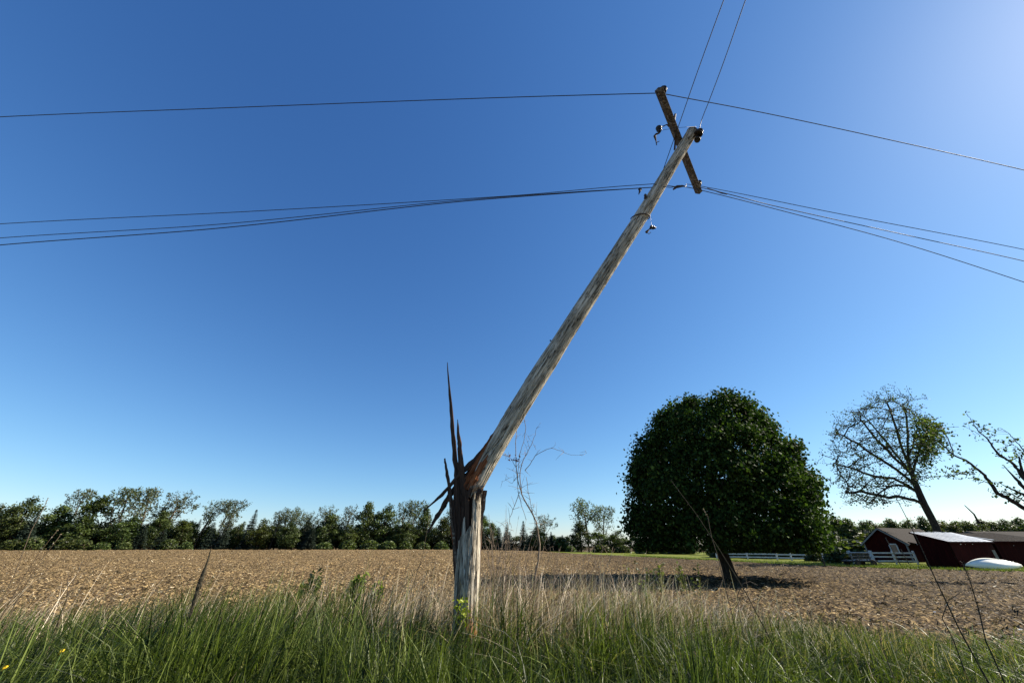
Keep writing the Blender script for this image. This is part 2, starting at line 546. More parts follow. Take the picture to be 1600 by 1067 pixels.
def branch_mesh(nodes, par, rad, sides=5):
    """frustum for each segment"""
    idx = np.where(par >= 0)[0]
    P = nodes[par[idx]]; Q = nodes[idx]
    ra = rad[par[idx]]; rb = rad[idx]
    ra = np.minimum(ra, rb * 1.35 + .002)
    d = unit(Q - P)
    u = unit(np.cross(d, np.array([.31, .9, .2]))); v = np.cross(d, u)
    th = np.arange(sides) * 2 * np.pi / sides
    c = np.cos(th)[None, :, None]; s_ = np.sin(th)[None, :, None]
    ringA = P[:, None] + (u[:, None] * c + v[:, None] * s_) * ra[:, None, None]
    ringB = Q[:, None] + d[:, None] * rb[:, None, None] * .3 + (u[:, None] * c + v[:, None] * s_) * rb[:, None, None]
    V = np.concatenate([ringA, ringB], axis=1).reshape(-1, 3)
    F = []
    b = np.arange(len(idx))[:, None] * (2 * sides)
    k = np.arange(sides)[None]; k2 = (k + 1) % sides
    F = np.stack([b + k, b + k2, b + sides + k2, b + sides + k], axis=2).reshape(-1, 4)
    return V, F


def in_poly(px, py, poly):
    inside = np.zeros(len(px), bool)
    j = len(poly) - 1
    for i in range(len(poly)):
        xi, yi = poly[i]; xj, yj = poly[j]
        c = ((yi > py) != (yj > py)) & (px < (xj - xi) * (py - yi) / (yj - yi + 1e-9) + xi)
        inside ^= c; j = i
    return inside


# ------------------------------------------------------------------ ground
srow = np.concatenate([[-90, -30, -12, -6, -4, -3, -2.4], np.arange(-2.0, 2.0001, .008), [2.4, 3, 4, 6, 12, 30, 90]])
yrow = [-120, -60, -30, -15, -8, -3, 0, 1.5, 3.0]
y = 3.0
while y < 1500:
    y += .011 * (y + 6) if y < 60 else .03 * y
    yrow.append(y)
yrow = np.array(yrow)
SS, YY = np.meshgrid(srow, yrow)
XX = SS * np.maximum(YY + 6, 9)
ZZ = HH(XX, YY)
V = np.stack([XX, YY, ZZ], -1).reshape(-1, 3)
nr_, nc_ = XX.shape
ii = (np.arange(nr_ - 1)[:, None] * nc_ + np.arange(nc_ - 1)[None]).ravel()
F = np.stack([ii, ii + 1, ii + nc_ + 1, ii + nc_], 1)
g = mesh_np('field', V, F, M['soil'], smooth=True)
tag(g, kind='structure')

# verge soil under the roadside grass, road behind the camera
def sheet(name, xs, ys, dz, material, fn=HH):
    X, Y = np.meshgrid(xs, ys)
    Vv = np.stack([X, Y, fn(X, Y) + dz], -1).reshape(-1, 3)
    r_, c_ = X.shape
    i_ = (np.arange(r_ - 1)[:, None] * c_ + np.arange(c_ - 1)[None]).ravel()
    return tag(mesh_np(name, Vv, np.stack([i_, i_ + 1, i_ + c_ + 1, i_ + c_], 1), material, smooth=True), kind='structure')


sheet('verge', np.linspace(-60, 60, 61), np.linspace(-.2, 6.8, 12), .02, M['verge'], lambda X, Y: H(X, Y) + .015)
sheet('road', np.linspace(-120, 120, 3), np.linspace(-8.2, -1.4, 2), .07, M['asphalt'], lambda X, Y: 0 * X)
sheet('road_shoulder', np.linspace(-120, 120, 3), np.linspace(-1.4, -.2, 2), .05, M['gravel'], lambda X, Y: 0 * X)
sheet('road_line', np.linspace(-120, 120, 3), np.linspace(-4.87, -4.75, 2), .076, M['paint'], lambda X, Y: 0 * X)

# lawn beyond the field on the right
lv = []; cols = []
xs = np.concatenate([np.arange(9, 60, .5), np.arange(60, 200, 5)])
for x in xs:
    e = float(yard_edge_y(x)) + .35 * float(vnoise(x * .9, 1.3, 9))
    e = e if e < 380 else 300
    cols.append([e + (130 - e) * t for t in np.linspace(0, 1, 40) ** 1.6] if e < 130 else [e] * 40)
cols = np.array(cols)
XX = np.repeat(xs[:, None], 40, 1)
V = np.stack([XX, cols, H(XX, cols) + .03 + 0.02 * vnoise(XX * 1.5, cols * 1.5, 8)], -1).reshape(-1, 3)
r_, c_ = XX.shape
i_ = (np.arange(r_ - 1)[:, None] * c_ + np.arange(c_ - 1)[None]).ravel()
tag(mesh_np('lawn', V, np.stack([i_, i_ + c_, i_ + c_ + 1, i_ + 1], 1), M['lawn'], smooth=True), kind='structure')


# ------------------------------------------------------------------ blades
def blades(x, y, z, h, wdt, lean, az, rnd, bend=1.0, segs=3):
    n = len(x)
    b0 = np.stack([x, y, z], -1)
    d = np.stack([np.cos(az), np.sin(az), np.zeros(n)], -1)
    fa = rng.random(n) * np.pi * 2
    wv = np.stack([np.cos(fa), np.sin(fa), np.zeros(n)], -1)
    V = np.empty((n, segs + 1, 2, 3))
    for i in range(segs + 1):
        t = i / segs
        c = b0 + d * (lean * h * (t ** (1 + bend)))[:, None]
        c[:, 2] += h * t * (1 - .35 * np.abs(lean) * t)
        wd = wdt * (1 - t) ** .7 * .5 + .0006
        V[:, i, 0] = c - wv * wd[:, None]
        V[:, i, 1] = c + wv * wd[:, None]
    nv = (segs + 1) * 2
    b = np.arange(n)[:, None] * nv
    k = np.arange(segs)[None] * 2
    F = np.stack([b + k, b + k + 1, b + k + 3, b + k + 2], 2).reshape(-1, 4)
    return V.reshape(-1, 3), F, np.repeat(rnd, segs)


# fringe where the grass stops against the field (depth ahead by place)
def fringe(x):
    return np.interp(x, [-12, -7, -4, -1.5, 1, 3.5, 6, 9, 14], [7.3, 7.8, 8.2, 8.4, 8.3, 8.0, 8.2, 8.3, 8.0]) + .5 * vnoise(x * 1.3, 0.5, 21)


n = 92000
yy = 2.2 + (9.2 - 2.2) * rng.random(n) ** .9
xx = (rng.random(n) * 2 - 1) * (1.5 * yy + 4.0)
cl = vnoise(xx * 2.3, yy * 2.3, 31) * .6 + vnoise(xx * .7, yy * .7, 32) * .5
keep = rng.random(n) < np.clip((fringe(xx) - yy) * 1.2 + .15, 0, 1) * np.clip(.70 + 1.0 * cl, .05, 1)
patch = ((vnoise(xx * .8 + 9, yy * .8, 44) > .45) & (xx < -4) & (rng.random(n) < .75)) | ((xx > -.7) & (xx < 3.6) & (yy > 6.3 + .7 * vnoise(xx * 1.5, xx * 0, 45)) & (rng.random(n) < .72))
keep &= ~patch
xx, yy, cl = xx[keep], yy[keep], cl[keep]; n = len(xx)
hb = np.interp(xx, [-9, -6, -4.6, -2.5, -1.2, 0, 1.5, 3, 5, 8], [.50, .52, .72, .76, .64, .58, .70, .60, .50, .42])
hb = hb * (1 + .62 * (np.abs(xx + .75) < 1.2) * (yy > 4.9) * (yy < 5.85))
h = hb * (.50 + .42 * cl + .62 * rng.random(n) ** 1.3) * (1 - .25 * sstep(7, 9, yy))
wd = .008 + .014 * rng.random(n) ** 1.6
lean = np.abs(rng.normal(0, .75, n))
az = rng.normal(0, 1.1, n) + 3.0 * vnoise(xx * 1.7, yy * 1.7, 77)
rn = np.clip(.42 + .30 * cl + rng.normal(0, .30, n), 0, .93)
rn[rng.random(n) < .10] = 1.0
rn = np.clip(rn + .20 * sstep(3, 7, xx) - .10 * sstep(6, 3.5, yy) * (xx < 3), 0, 1)
V, F, rr = blades(xx, yy, H(xx, yy) - .01, h, wd, lean, az, rn)
tag(mesh_np('roadside_grass', V, F, M['grass'], rnd=rr), 'tall green grass filling the roadside verge in front of the field', 'grass', kind='stuff')


# broader, shorter leaves lying among the blades
n = 26000
yy = 2.4 + 6.2 * rng.random(n); xx = (rng.random(n) * 2 - 1) * (1.45 * yy + 3.5)
cl = vnoise(xx * 1.6, yy * 1.6, 35)
ok = (rng.random(n) < np.clip((fringe(xx) - yy) * 1.2 + .15, 0, 1)) & (cl > -.35)
xx, yy, cl = xx[ok], yy[ok], cl[ok]; n = len(xx)
V, F, rr = blades(xx, yy, H(xx, yy) + .05, (.26 + .30 * rng.random(n)) * (1 + .3 * cl), .011 + .014 * rng.random(n), .5 + .9 * rng.random(n), rng.random(n) * 6.3, np.clip(.55 + .3 * rng.normal(0, 1, n) * .6 + .15 * cl + .1 * sstep(3, 7, xx), 0, .93), bend=1.6, segs=4)
tag(mesh_np('broad_grass', V, F, M['grass'], rnd=rr), 'broad bent grass leaves low in the roadside verge', 'grass', kind='stuff')

# dry tan stems, arching, around the pole and in patches on the left
def stems(n, xf, yf, hf, seed, lean_m=.35):
    g = np.random.default_rng(seed)
    x, y = xf(g, n), yf(g, n)
    h = hf(g, n)
    az = g.normal(0.0, .8, n)
    le = np.abs(g.normal(lean_m, .3, n))
    return x, y, h, az, le, g.random(n)


parts = []
for (nn, xm, xs_, ym, ys_, h0, h1, sd) in [(1500, -.9, .8, 6.9, .5, .55, 1.2, 1), (3000, 1.2, .9, 6.7, .6, .5, 1.15, 2), (1000, 3.0, .8, 6.9, .5, .4, .95, 3),
                                            (420, -6.8, .8, 6.2, .5, .5, 1.15, 4), (260, -4.6, .35, 6.1, .35, .6, 1.05, 5), (700, -2.5, .9, 7.1, .6, .5, 1.1, 6),
                                            (60, 8, 2.0, 6.5, 1.0, .3, .7, 7), (260, 0, 4, 5.2, 1.2, .3, .7, 8)]:
    g = np.random.default_rng(sd)
    x = g.normal(xm, xs_, nn); y_ = g.normal(ym, ys_, nn)
    nn = int(nn * .95); x = x[:nn]; y_ = y_[:nn]
    h = h0 + (h1 - h0) * g.random(nn) ** 1.6
    V, F, rr = blades(x, y_, H(x, y_), h, .005 + .008 * g.random(nn) ** 2, np.abs(g.normal(.55, .45, nn)), g.normal(0.1, 1.0, nn), g.random(nn), bend=1.3, segs=5)
    parts.append((V, F, rr))
Vs = []; Fs = []; Rs = []; o_ = 0
for V, F, rr in parts:
    Vs.append(V); Fs.append(F + o_); Rs.append(rr); o_ += len(V)
tag(mesh_np('dry_grass', np.concatenate(Vs), np.concatenate(Fs), M['strawblade'], rnd=np.concatenate(Rs)), 'tan dead grass stems arching around the base of the broken pole', 'dry grass', kind='stuff')

# lawn blades along its edge
n = 29000
x = 20 + 40 * rng.random(n); e = yard_edge_y(x)
y_ = e + (rng.random(n) ** 2) * 14 - .15
V, F, rr = blades(x, y_, H(x, y_) + .02, .08 + .14 * rng.random(n), .02 + .02 * rng.random(n), np.abs(rng.normal(0, .3, n)), rng.random(n) * 6.3, rng.random(n) * .3 + .6, segs=2)
tag(mesh_np('lawn_grass', V, F, M['grass'], rnd=rr), 'short sunlit lawn grass along the far right edge of the field', 'grass', kind='stuff')

# corn residue on the field
n = 360000
u_ = rng.random(n)
yy = 6.3 * (75 / 6.3) ** (u_ ** .8)
xx = (rng.random(n) * 2 - 1) * (1.45 * yy + 5)
ok = (yy < yard_edge_y(xx) - .1) & (rng.random(n) < (.75 + .5 * vnoise(xx * .5, yy * .35, 51)) * (1 - .5 * sstep(-2, 12, xx)))
xx, yy = xx[ok], yy[ok]; n = len(xx)
ln = (.014 + .055 * rng.random(n) ** 2.6) * (1 + .019 * yy)
wdt = (.005 + .008 * rng.random(n)) * (1 + .019 * yy)
az = rng.normal(0, .9, n)
tilt = rng.normal(0, .3, n)
d = np.stack([np.cos(az) * np.cos(tilt), np.sin(az) * np.cos(tilt), np.sin(tilt)], -1)
roll = rng.normal(0, .6, n)
sd = np.stack([-np.sin(az) * np.cos(roll), np.cos(az) * np.cos(roll), np.sin(roll)], -1)
c = np.stack([xx, yy, HH(xx, yy) + .012 + np.abs(np.sin(tilt)) * ln * .4 + .01 * rng.random(n)], -1)
V = np.stack([c - d * ln[:, None] - sd * wdt[:, None], c + d * ln[:, None] - sd * wdt[:, None] * .8, c + d * ln[:, None] + sd * wdt[:, None] * .8, c - d * ln[:, None] + sd * wdt[:, None]], 1)
rn = np.clip(rng.normal(.50, .26, n) - .20 * sstep(-2, 14, xx), 0, .9); rn[rng.random(n) < .012] = 1  # litter colour darkens to the right too, continuing the painted side-light
tag(mesh_np('corn_residue', V.reshape(-1, 3), np.arange(n * 4).reshape(n, 4), M['residue'], rnd=rn), 'chopped tan corn stalk litter scattered over the bare field', 'crop litter', kind='stuff')

# ------------------------------------------------------------------ the broken pole
PY0 = 6.0
base = at(730.5, 950, PY0)
POLE = Vector((base.x, PY0, 0))
pole = empty('utility_pole', POLE)
tag(pole, 'weathered wooden utility pole snapped low down with its long top leaning right over the sky', 'utility pole')


def poleskin(cfn, frame, rfn, lo, hi, name, material, parent, nth=120, ns=170, crack=.008, seed=0, wz=0.0):
    """skin of a split pole: lo/hi give the start and end along the pole for each angle"""
    th = np.arange(nth) * 2 * np.pi / nth
    T, K = np.meshgrid(th, np.linspace(0, 1, ns), indexing='ij')
    s0 = np.array([lo(t) for t in th])[:, None]; s1 = np.array([hi(t) for t in th])[:, None]
    Sg = s0 + (s1 - s0) * K
    X = np.cos(T); Y = np.sin(T)
    a = vnoise(T * 14 + .7 * np.sin(Sg * 1.3), Sg * 1.1, 60 + seed); a = 1 - np.abs(a)
    a[-1] = a[-1]
    b = vnoise((T * 31 + 9), Sg * 2.6, 61 + seed)
    edge = np.minimum(T, 2 * np.pi - T); bl = sstep(0, .25, edge)
    r = rfn(Sg) - (crack * sstep(.86, 1, a) * 2.2 + .003 * b) * bl + .006 * vnoise(Sg * 1.7, T * 0 + 3, 62 + seed)
    cen = np.array([[tuple(cfn(s)) for s in row] for row in Sg[:: max(1, nth // nth)]]) if False else None
    # centre and frame tables
    tab = np.linspace(Sg.min(), Sg.max(), 200)
    ct = np.array([tuple(cfn(s)) for s in tab]); fr = [frame(s) for s in tab]
    ut = np.array([tuple(f[0]) for f in fr]); vt = np.array([tuple(f[1]) for f in fr])
    def ip(tb): return np.stack([np.interp(Sg, tab, tb[:, i]) for i in range(3)], -1)
    P = ip(ct) + ip(ut) * (X * r)[..., None] + ip(vt) * (Y * r)[..., None]
    wc = np.stack([X * r, Y * r, Sg + wz], -1)
    i = np.arange(nth)[:, None]; j = np.arange(ns - 1)[None]
    A = i * ns + j; B = ((i + 1) % nth) * ns + j
    F = np.stack([A, B, B + 1, A + 1], -1).reshape(-1, 4)
    return mesh_np(name, P.reshape(-1, 3), F, material, parent, wc=wc.reshape(-1, 3), smooth=True)


def jagf(seed, amp, cells=9):
    g = np.random.default_rng(seed); v = g.random(cells)
    return lambda t: float(amp * np.interp((t / (2 * np.pi) * cells) % cells, np.arange(cells + 1), np.append(v, v[0])))


# stump: u = +x, v = -y (towards the camera)
top_c = at(737, 768, PY0)
axis0 = Vector((base.x - .02, PY0, -.15)); axis1 = Vector((top_c.x, PY0, top_c.z))
jg = jagf(3, .5, 24)


def st_c(s): return axis0.lerp(axis1, (s + .15) / (axis1.z + .15))
def st_f(s): return Vector((1, 0, 0)), Vector((0, -1, 0))
def st_hi(t):
    # right-front part stands to the break, the left part is torn down to jagged stubs
    f = math.cos(t - R(-22))
    return axis1.z - .02 - .03 * jg(t * 3) if f > -.15 else axis1.z * (.62 + .25 * jg(t * 2.0) + .5 * jg(t))


stump = poleskin(st_c, st_f, lambda s: .170 - .004 * s, lambda t: -.15, st_hi, 'stump', M['stump'], pole, wz=0, crack=.011)
# solid wood inside the stump, torn top
m_ = MB()
for k in range(46):
    a = random.uniform(0, 6.28); r = .135 * math.sqrt(random.random())
    p = Vector((base.x + math.cos(a) * r, PY0 - math.sin(a) * r, .3))
    hgt = axis1.z - (.06 if math.cos(a) > -.1 else random.uniform(-.25, .9)) - random.uniform(0, .05)
    rr = random.uniform(.018, .035)
    m_.tube([p, Vector((p.x, p.y, hgt * .6)), Vector((p.x + random.uniform(-.01, .01), p.y, hgt - .12)), Vector((p.x + random.uniform(-.02, .02), p.y, hgt))],
            [rr, rr, rr * .9, rr * .25], 5, .15)
m_.build('torn_core', M['darksplit'], pole)

# leaning shaft
path_px = [(733, 768), (760, 720), (788, 673), (822, 619), (859, 561), (912, 478), (1006, 332), (1082, 206)]
tot = 0; cum = [0]
for i in range(1, len(path_px)):
    tot += math.dist(path_px[i], path_px[i - 1]); cum.append(tot)
# towards the top the shaft comes nearer to the road
def Ysh(f): return 6.0 - 1.5 * f
pts = []
prev = None
for (p, c_) in zip(path_px, cum):
    pts.append(at(p[0], p[1], Ysh((c_ / tot) ** 1.35)))
PTS = np.array([tuple(p) for p in pts])
seg = np.linalg.norm(np.diff(PTS, axis=0), axis=1); SL = np.concatenate([[0], np.cumsum(seg)]); LEN = SL[-1]
print('shaft length', LEN, 'top', PTS[-1])


def sh_c(s): return Vector([float(np.interp(s, SL, PTS[:, i])) for i in range(3)])
def sh_d(s): return (sh_c(min(s + .35, LEN)) - sh_c(max(s - .35, 0))).normalized()
def sh_f(s):
    d = sh_d(s)
    u = Vector((1, 0, 0)); u = (u - d * u.dot(d)).normalized()       # to the right / down side
    v = d.cross(u)                                                   # away from / towards the camera
    if v.y > 0: v = -v
    return u, v


def sh_r(s): return .170 - (.170 - .104) * np.asarray(s) / LEN
jg2 = jagf(8, 1.0, 30)
def sh_lo(t):
    f = math.cos(t - R(22))                      # +: right and front, kept whole; -: torn away
    return .02 + .03 * jg2(t * 2) if f > .12 else min(1.9, .03 + (.12 - f) * 2.1 * (.65 + .6 * jg2(t)))
shaft = poleskin(sh_c, sh_f, sh_r, sh_lo, lambda t: LEN, 'shaft', M['pole'], pole, nth=120, ns=420, seed=5, wz=4, crack=.01)
# exposed red-brown inner wood on the torn underside
jg3 = jagf(18, 1.0, 26)
def core_lo(t): return .02 + .35 * max(0, -math.cos(t - R(35))) * jg3(t)
poleskin(sh_c, sh_f, lambda s: .150 - .010 * np.asarray(s), core_lo, lambda t: 2.4, 'split_heartwood', M['rawwood'], pole, nth=90, ns=90, seed=9, wz=2, crack=.02)
# end grain on top
m_ = MB(); e = sh_c(LEN); d_ = sh_d(LEN)
m_.lathe([(.001, .012), (.07, .012), (.110, .004), (.112, -.02)], e, d_, 24)
m_.build('pole_top', M['armwood'], pole)


def splinter(pix, wpx, mt='darksplit', Y0=5.95, dY=0, sides=5, name='splinter', flat=.45):
    P = []; n_ = len(pix)
    for i, (a, b) in enumerate(pix):
        P.append(at(a, b, Y0 + dY * i / (n_ - 1)))
    # resample with slight wobble
    Q = []; Wd = []
    for i in range(n_ - 1):
        for k in range(5):
            f = k / 5
            q = P[i].lerp(P[i + 1], f); q += Vector((random.uniform(-1, 1), random.uniform(-1, 1), 0)) * .004
            Q.append(q); Wd.append(wpx[i] + (wpx[i + 1] - wpx[i]) * f)
    Q.append(P[-1]); Wd.append(wpx[-1])
    rad = [max(.0012, wd_ / 2 / 578 * (q - EYE).length * .93) for wd_, q in zip(Wd, Q)]
    m = MB().tube(Q, rad, sides, .22, flat)
    return m.build(name, M[mt], pole)


random.seed(71)
for k in range(11):
    f = k / 10
    splinter([(797 - 34 * f, 655 + 48 * f + random.uniform(-4, 4)), (770 - 22 * f, 694 + 38 * f), (744 - 10 * f + random.uniform(-3, 3), 728 + 22 * f), (731 + random.uniform(-5, 3), 748 + 18 * f)], [3, random.uniform(5, 8), random.uniform(4, 7), 1], random.choice(['rawwood', 'rawwood', 'darksplit']), random.uniform(5.80, 5.90), 0)
random.seed(5)



splinter([(722, 900), (720, 840), (716, 760), (709, 690), (704, 630), (699, 566)], [15, 14, 11, 8, 5.5, 1], 'darksplit', 6.03)
splinter([(727, 960), (725, 800), (722, 745), (719, 700), (716.5, 680), (715, 655)], [15, 17, 13, 8, 6, 1], 'darksplit', 5.97)
splinter([(717, 930), (708, 800), (702, 760), (697, 730), (695, 716)], [9, 9, 6.5, 5, 3], 'darksplit', 5.99)
splinter([(722, 940), (714, 800), (712, 752), (711, 728)], [8, 9, 7, 2], 'darksplit', 5.98)
splinter([(731, 920), (730, 790), (728, 765), (727, 742)], [9, 9, 7, 2], 'darksplit', 5.90)
splinter([(800, 650), (775, 682), (748, 712), (715, 745), (690, 773), (661, 799)], [14, 13, 10, 7, 5, 2], 'darksplit', 5.98, 0)
splinter([(790, 670), (765, 703), (742, 730), (720, 752), (700, 778), (683, 806), (668, 832)], [16, 13, 10, 9, 9, 7, 2.5], 'darksplit', 6.08, 0)
splinter([(783, 665), (762, 697), (741, 733), (728, 757)], [10, 12, 12, 5], 'rawwood', 5.86, 0)
splinter([(775, 690), (757, 718), (741, 748), (732, 765)], [9, 11, 11, 6], 'rawwood', 5.8, 0)
splinter([(757, 766), (754, 795), (750, 830), (749, 852)], [8, 7, 4.5, 2], 'darksplit', 5.98, 0)
splinter([(757, 768), (755, 800), (751, 836)], [3.2, 2.6, 1.2], 'armwood', 5.88, 0)
splinter([(752, 764), (748, 768), (745, 776), (744, 782)], [9, 8, 5, 2], 'darksplit', 5.77, 0)
splinter([(736, 762), (733, 770), (731, 778)], [7, 6, 2], 'darksplit', 5.78, 0)
random.seed(44)
for k in range(16):
    a = random.uniform(703, 733); t_ = random.uniform(735, 800) - (6 if a > 715 else 0)
    splinter([(max(a + 4, 718), 930), (max(a, 711), 860), (a + 1, (860 + t_) / 2), (a + random.uniform(-2, 1), t_)], [3, 4, random.uniform(3, 5.5), .8], random.choice(['darksplit', 'darksplit', 'darksplit', 'rawwood', 'armwood']), random.uniform(5.92, 6.05), 0, 4, 'sliver', .4)
for k in range(9):
    f = random.uniform(0, 1); a = 775 - 30 * f; b = 672 + 50 * f
    splinter([(a, b), (a - random.uniform(10, 22), b + random.uniform(22, 36))], [4, .8], random.choice(['rawwood', 'darksplit', 'rawwood']), random.uniform(5.82, 5.98), 0, 4, 'sliver', .4)
# torn bright strands where the wood folded at the break
for k in range(9):
    a = 733 + k * 2.6 + random.uniform(-1, 1)
    splinter([(a + 3, 757 + random.uniform(-4, 2)), (a, 768), (a - 1, 772 + random.uniform(0, 7))], [2.8, 3, 1], random.choice(['armwood', 'stump', 'stump']), 5.785, 0, 5, 'bent_strand')

# crossarm
def proj(p):
    q = Vector(p) - EYE
    z = q.y * cp + q.z * sp; yv = -q.y * sp + q.z * cp
    return 800 + 578 * q.x / z, 533.5 - 578 * yv / z
best = None
for k in range(300):
    s_try = LEN - .25 - k * .006
    Pc = sh_c(s_try); dd = sh_d(s_try); view = (Pc - EYE).normalized()
    nn_ = (view - dd * view.dot(dd)).normalized(); Pp = Pc + nn_ * .175
    a_, b_ = proj(Pp); err = abs(a_ - (1029 + .389 * (b_ - 139)))
    if best is None or err < best[0]: best = (err, s_try)
CA = best[1]; print('arm at', LEN - CA, best)
Pc = sh_c(CA); dd = sh_d(CA)
view = (Pc - EYE).normalized()
nn_ = (view - dd * view.dot(dd)).normalized()
Pp = Pc + nn_ * .175
def onplane(px, py):
    r = ray(px, py)
    return EYE + r * ((Pp - EYE).dot(dd) / r.dot(dd))
A_ = onplane(1029, 139); B_ = onplane(1092, 301)
ca = (B_ - A_); print('crossarm', ca.length, 'A', A_, 'B', B_, 'pc', Pc)
AL = ca.length; ca.normalize()
nw = ca.cross(dd).normalized(); d_arm = dd.copy()
ns = nw if nw.dot(S) > 0 else -nw
tn = math.tan(R(20))
ns = (ns - dd * tn).normalized(); ds = ca.cross(ns).normalized()
m_ = MB(); m_.box((A_ + B_) / 2, (AL / 2, .048, .062), (ca, ds, ns))
arm = m_.build('crossarm', M['armwood'], pole)
bv = arm.modifiers.new('b', 'BEVEL'); bv.width = .006; bv.segments = 1


def insulator(org, axis, sc=1.0, parent=pole, name='insulator', squash=.62):
    o = MB().lathe([(.012, 0), (.03, .0), (.05, .012), (.058, .03), (.055, .045), (.02, .06), (.03, .075), (.047, .088), (.05, .105), (.042, .118), (.028, .125), (.03, .14), (.02, .155), (.03, .168), (.012, .175), (.001, .176)],
                   org, axis, 22)
    ax = Vector(axis).normalized()
    for i, p in enumerate(o.v):
        q = Vector(p) - Vector(org); hgt = q.dot(ax)
        o.v[i] = tuple(Vector(org) + ((q - ax * hgt) * 1.15 + ax * hgt * squash) * sc)
    return o.build(name, M['porcelain'], parent, smooth=True)


def pin(a, b, r=.011, name='pin', parent=pole):
    return MB().tube([a, b], r, 8).build(name, M['steel'], parent)


iA = A_ + ca * .10; iB = B_ - ca * .16
pin(iA - dd * .10, iA + dd * .10); insA = insulator(iA + dd * .06, dd, 1.15)
pin(iB - dd * .09, iB + dd * .10); insB = insulator(iB + dd * .06, dd, 1.05)
# big two-bell insulator beside the pole top
tp = at(1092, 208, 4.42)
pin(sh_c(LEN - .3), tp, .014)
insT = insulator(tp - dd * .05, dd, 1.3)
ins2 = insulator(tp - dd * .14 + ca * .05, (dd + ca * .3).normalized(), .95)
# through bolts, the loose pin, the flat braces
MB().tube([Pc - nn_ * .14, Pp + nn_ * .09], .012, 8).build('through_bolt', M['steel'], pole)
l1 = A_ + ca * .72
MB().tube([l1 + nw * .04, at(1055, 179, l1.y)], [.016, .02], 8).build('loose_pin', M['steel'], pole)
l2 = A_ + ca * .86
for a, b in ((at(1057, 196, l2.y - .05), at(1054, 235, sh_c(LEN - 1.35).y - .12)), (at(1060, 236, 4.7), at(1074, 252, 4.75))):
    MB().bar(a, b, .035, .008, nn_).build('flat_brace', M['steel'], pole)
# displaced insulator hanging off the arm by its bent pin
q0 = A_ + ca * .95
hb_ = [q0, at(1042, 195, q0.y), at(1033, 199, q0.y - .02)]
MB().tube(hb_, .013, 8).build('bent_pin', M['steel'], pole)
c1 = at(1029, 199, q0.y - .03); c2 = at(1031, 208, q0.y - .03)
ax_ = (c2 - c1).normalized()
hi_ = insulator(c1, ax_, .9, squash=1.0)
MB().tube([c2, at(1025, 210, q0.y), at(1023, 213, q0.y), at(1025, 220, q0.y), at(1026, 227, q0.y)], [.012, .02, .026, .012, .008], 8).tube([at(1026, 223, q0.y), at(1030, 221, q0.y)], .007, 6).build('wire_clamp', M['steel'], pole)
# band and staple marks on the shaft
sc_ = LEN - 2.35
m_ = MB(); d2 = sh_d(sc_); u2, v2 = sh_f(sc_)
m_.tube([sh_c(sc_) + (u2 * math.cos(a) + v2 * math.sin(a)) * .142 + d2 * (.10 * math.cos(a)) for a in np.linspace(-.4, 3.3, 20)], .009, 6)
m_.build('pole_band', M['steel'], pole)
sb = LEN - 1.95; u3, v3 = sh_f(sb)
m_ = MB(); kb = sh_c(sb) - u3 * .14 + v3 * .05
m_.box(kb + u3 * .03, (.02, .028, .035)).lathe([(.008, 0), (.024, .008), (.024, .035), (.008, .04)], kb + v3 * .04, v3, 10)
m_.build('spool_bracket', M['steel'], pole)
MB().tube([sh_c(LEN * .34) - sh_f(LEN * .34)[0] * .13, sh_c(LEN * .34) - sh_f(LEN * .34)[0] * .172], .012, 7).build('staple', M['steel'], pole)


# ------------------------------------------------------------------ wires
def wire(name, pts, r, material, label, group=None, n=14, ext0=None, ext1=None):
    P = [Vector(p) for p in pts]
    if ext0: P.insert(0, P[0] + (P[0] - P[1]).normalized() * ext0 + Vector((0, 0, -.02 * ext0)))
    if ext1: P.append(P[-1] + (P[-1] - P[-2]).normalized() * ext1 + Vector((0, 0, -.02 * ext1)))
    Q = []
    for i in range(len(P) - 1):
        p0 = P[max(i - 1, 0)]; p1 = P[i]; p2 = P[i + 1]; p3 = P[min(i + 2, len(P) - 1)]
        L_ = (p2 - p1).length
        t1 = (p2 - p0) * (L_ / max((p2 - p0).length, 1e-6)); t2 = (p3 - p1) * (L_ / max((p3 - p1).length, 1e-6))
        for k in range(n):
            t = k / n; t2_, t3_ = t * t, t * t * t
            Q.append(p1 * (2 * t3_ - 3 * t2_ + 1) + t1 * (t3_ - 2 * t2_ + t) + p2 * (-2 * t3_ + 3 * t2_) + t2 * (t3_ - t2_))
    Q.append(P[-1])
    o = MB().tube(Q, r * .8, 6).build(name, material, smooth=True)
    return tag(o, label, 'power line', group)


wa = at(1026, 146, iA.y - .02); wa2 = at(1037, 147, iA.y)
G1 = 'overhead wires attached to the broken pole'
yA = wa.y
wire('power_line', [at(0, 183, 4.5), at(350, 169, 4.42), at(750, 154, (4.45 + yA) / 2), wa, wa2], .0095, M['wire_dark'], 'topmost dark wire running left from the far tip of the crossarm', G1, ext0=25)
wire('power_line', [wa2, at(1200, 178, 4.35), at(1400, 221, 4.7), at(1600, 266, 5.1)], .0095, M['wire_bright'], 'uppermost wire sloping down right from the upper tip of the crossarm', G1, ext1=25)
pb = at(1030, 287, sh_c(sb).y - .15)
wire('power_line', [at(0, 350, 5.2), at(400, 330, 5.1), at(800, 306, 5.0), at(960, 292, 4.95), pb], .0085, M['wire_dark'], 'upper wire of the three lower ones going left, smooth and thin', G1, ext0=25)
pb2 = at(1022, 293, pb.y + .02)
wire('power_line', [at(0, 372, 5.2), at(350, 350, 5.1), at(700, 315, 5.0), at(900, 300, 4.95), pb2], .0085, M['wire_dark'], 'middle wire of the three lower ones going left from the shaft', G1, ext0=25)
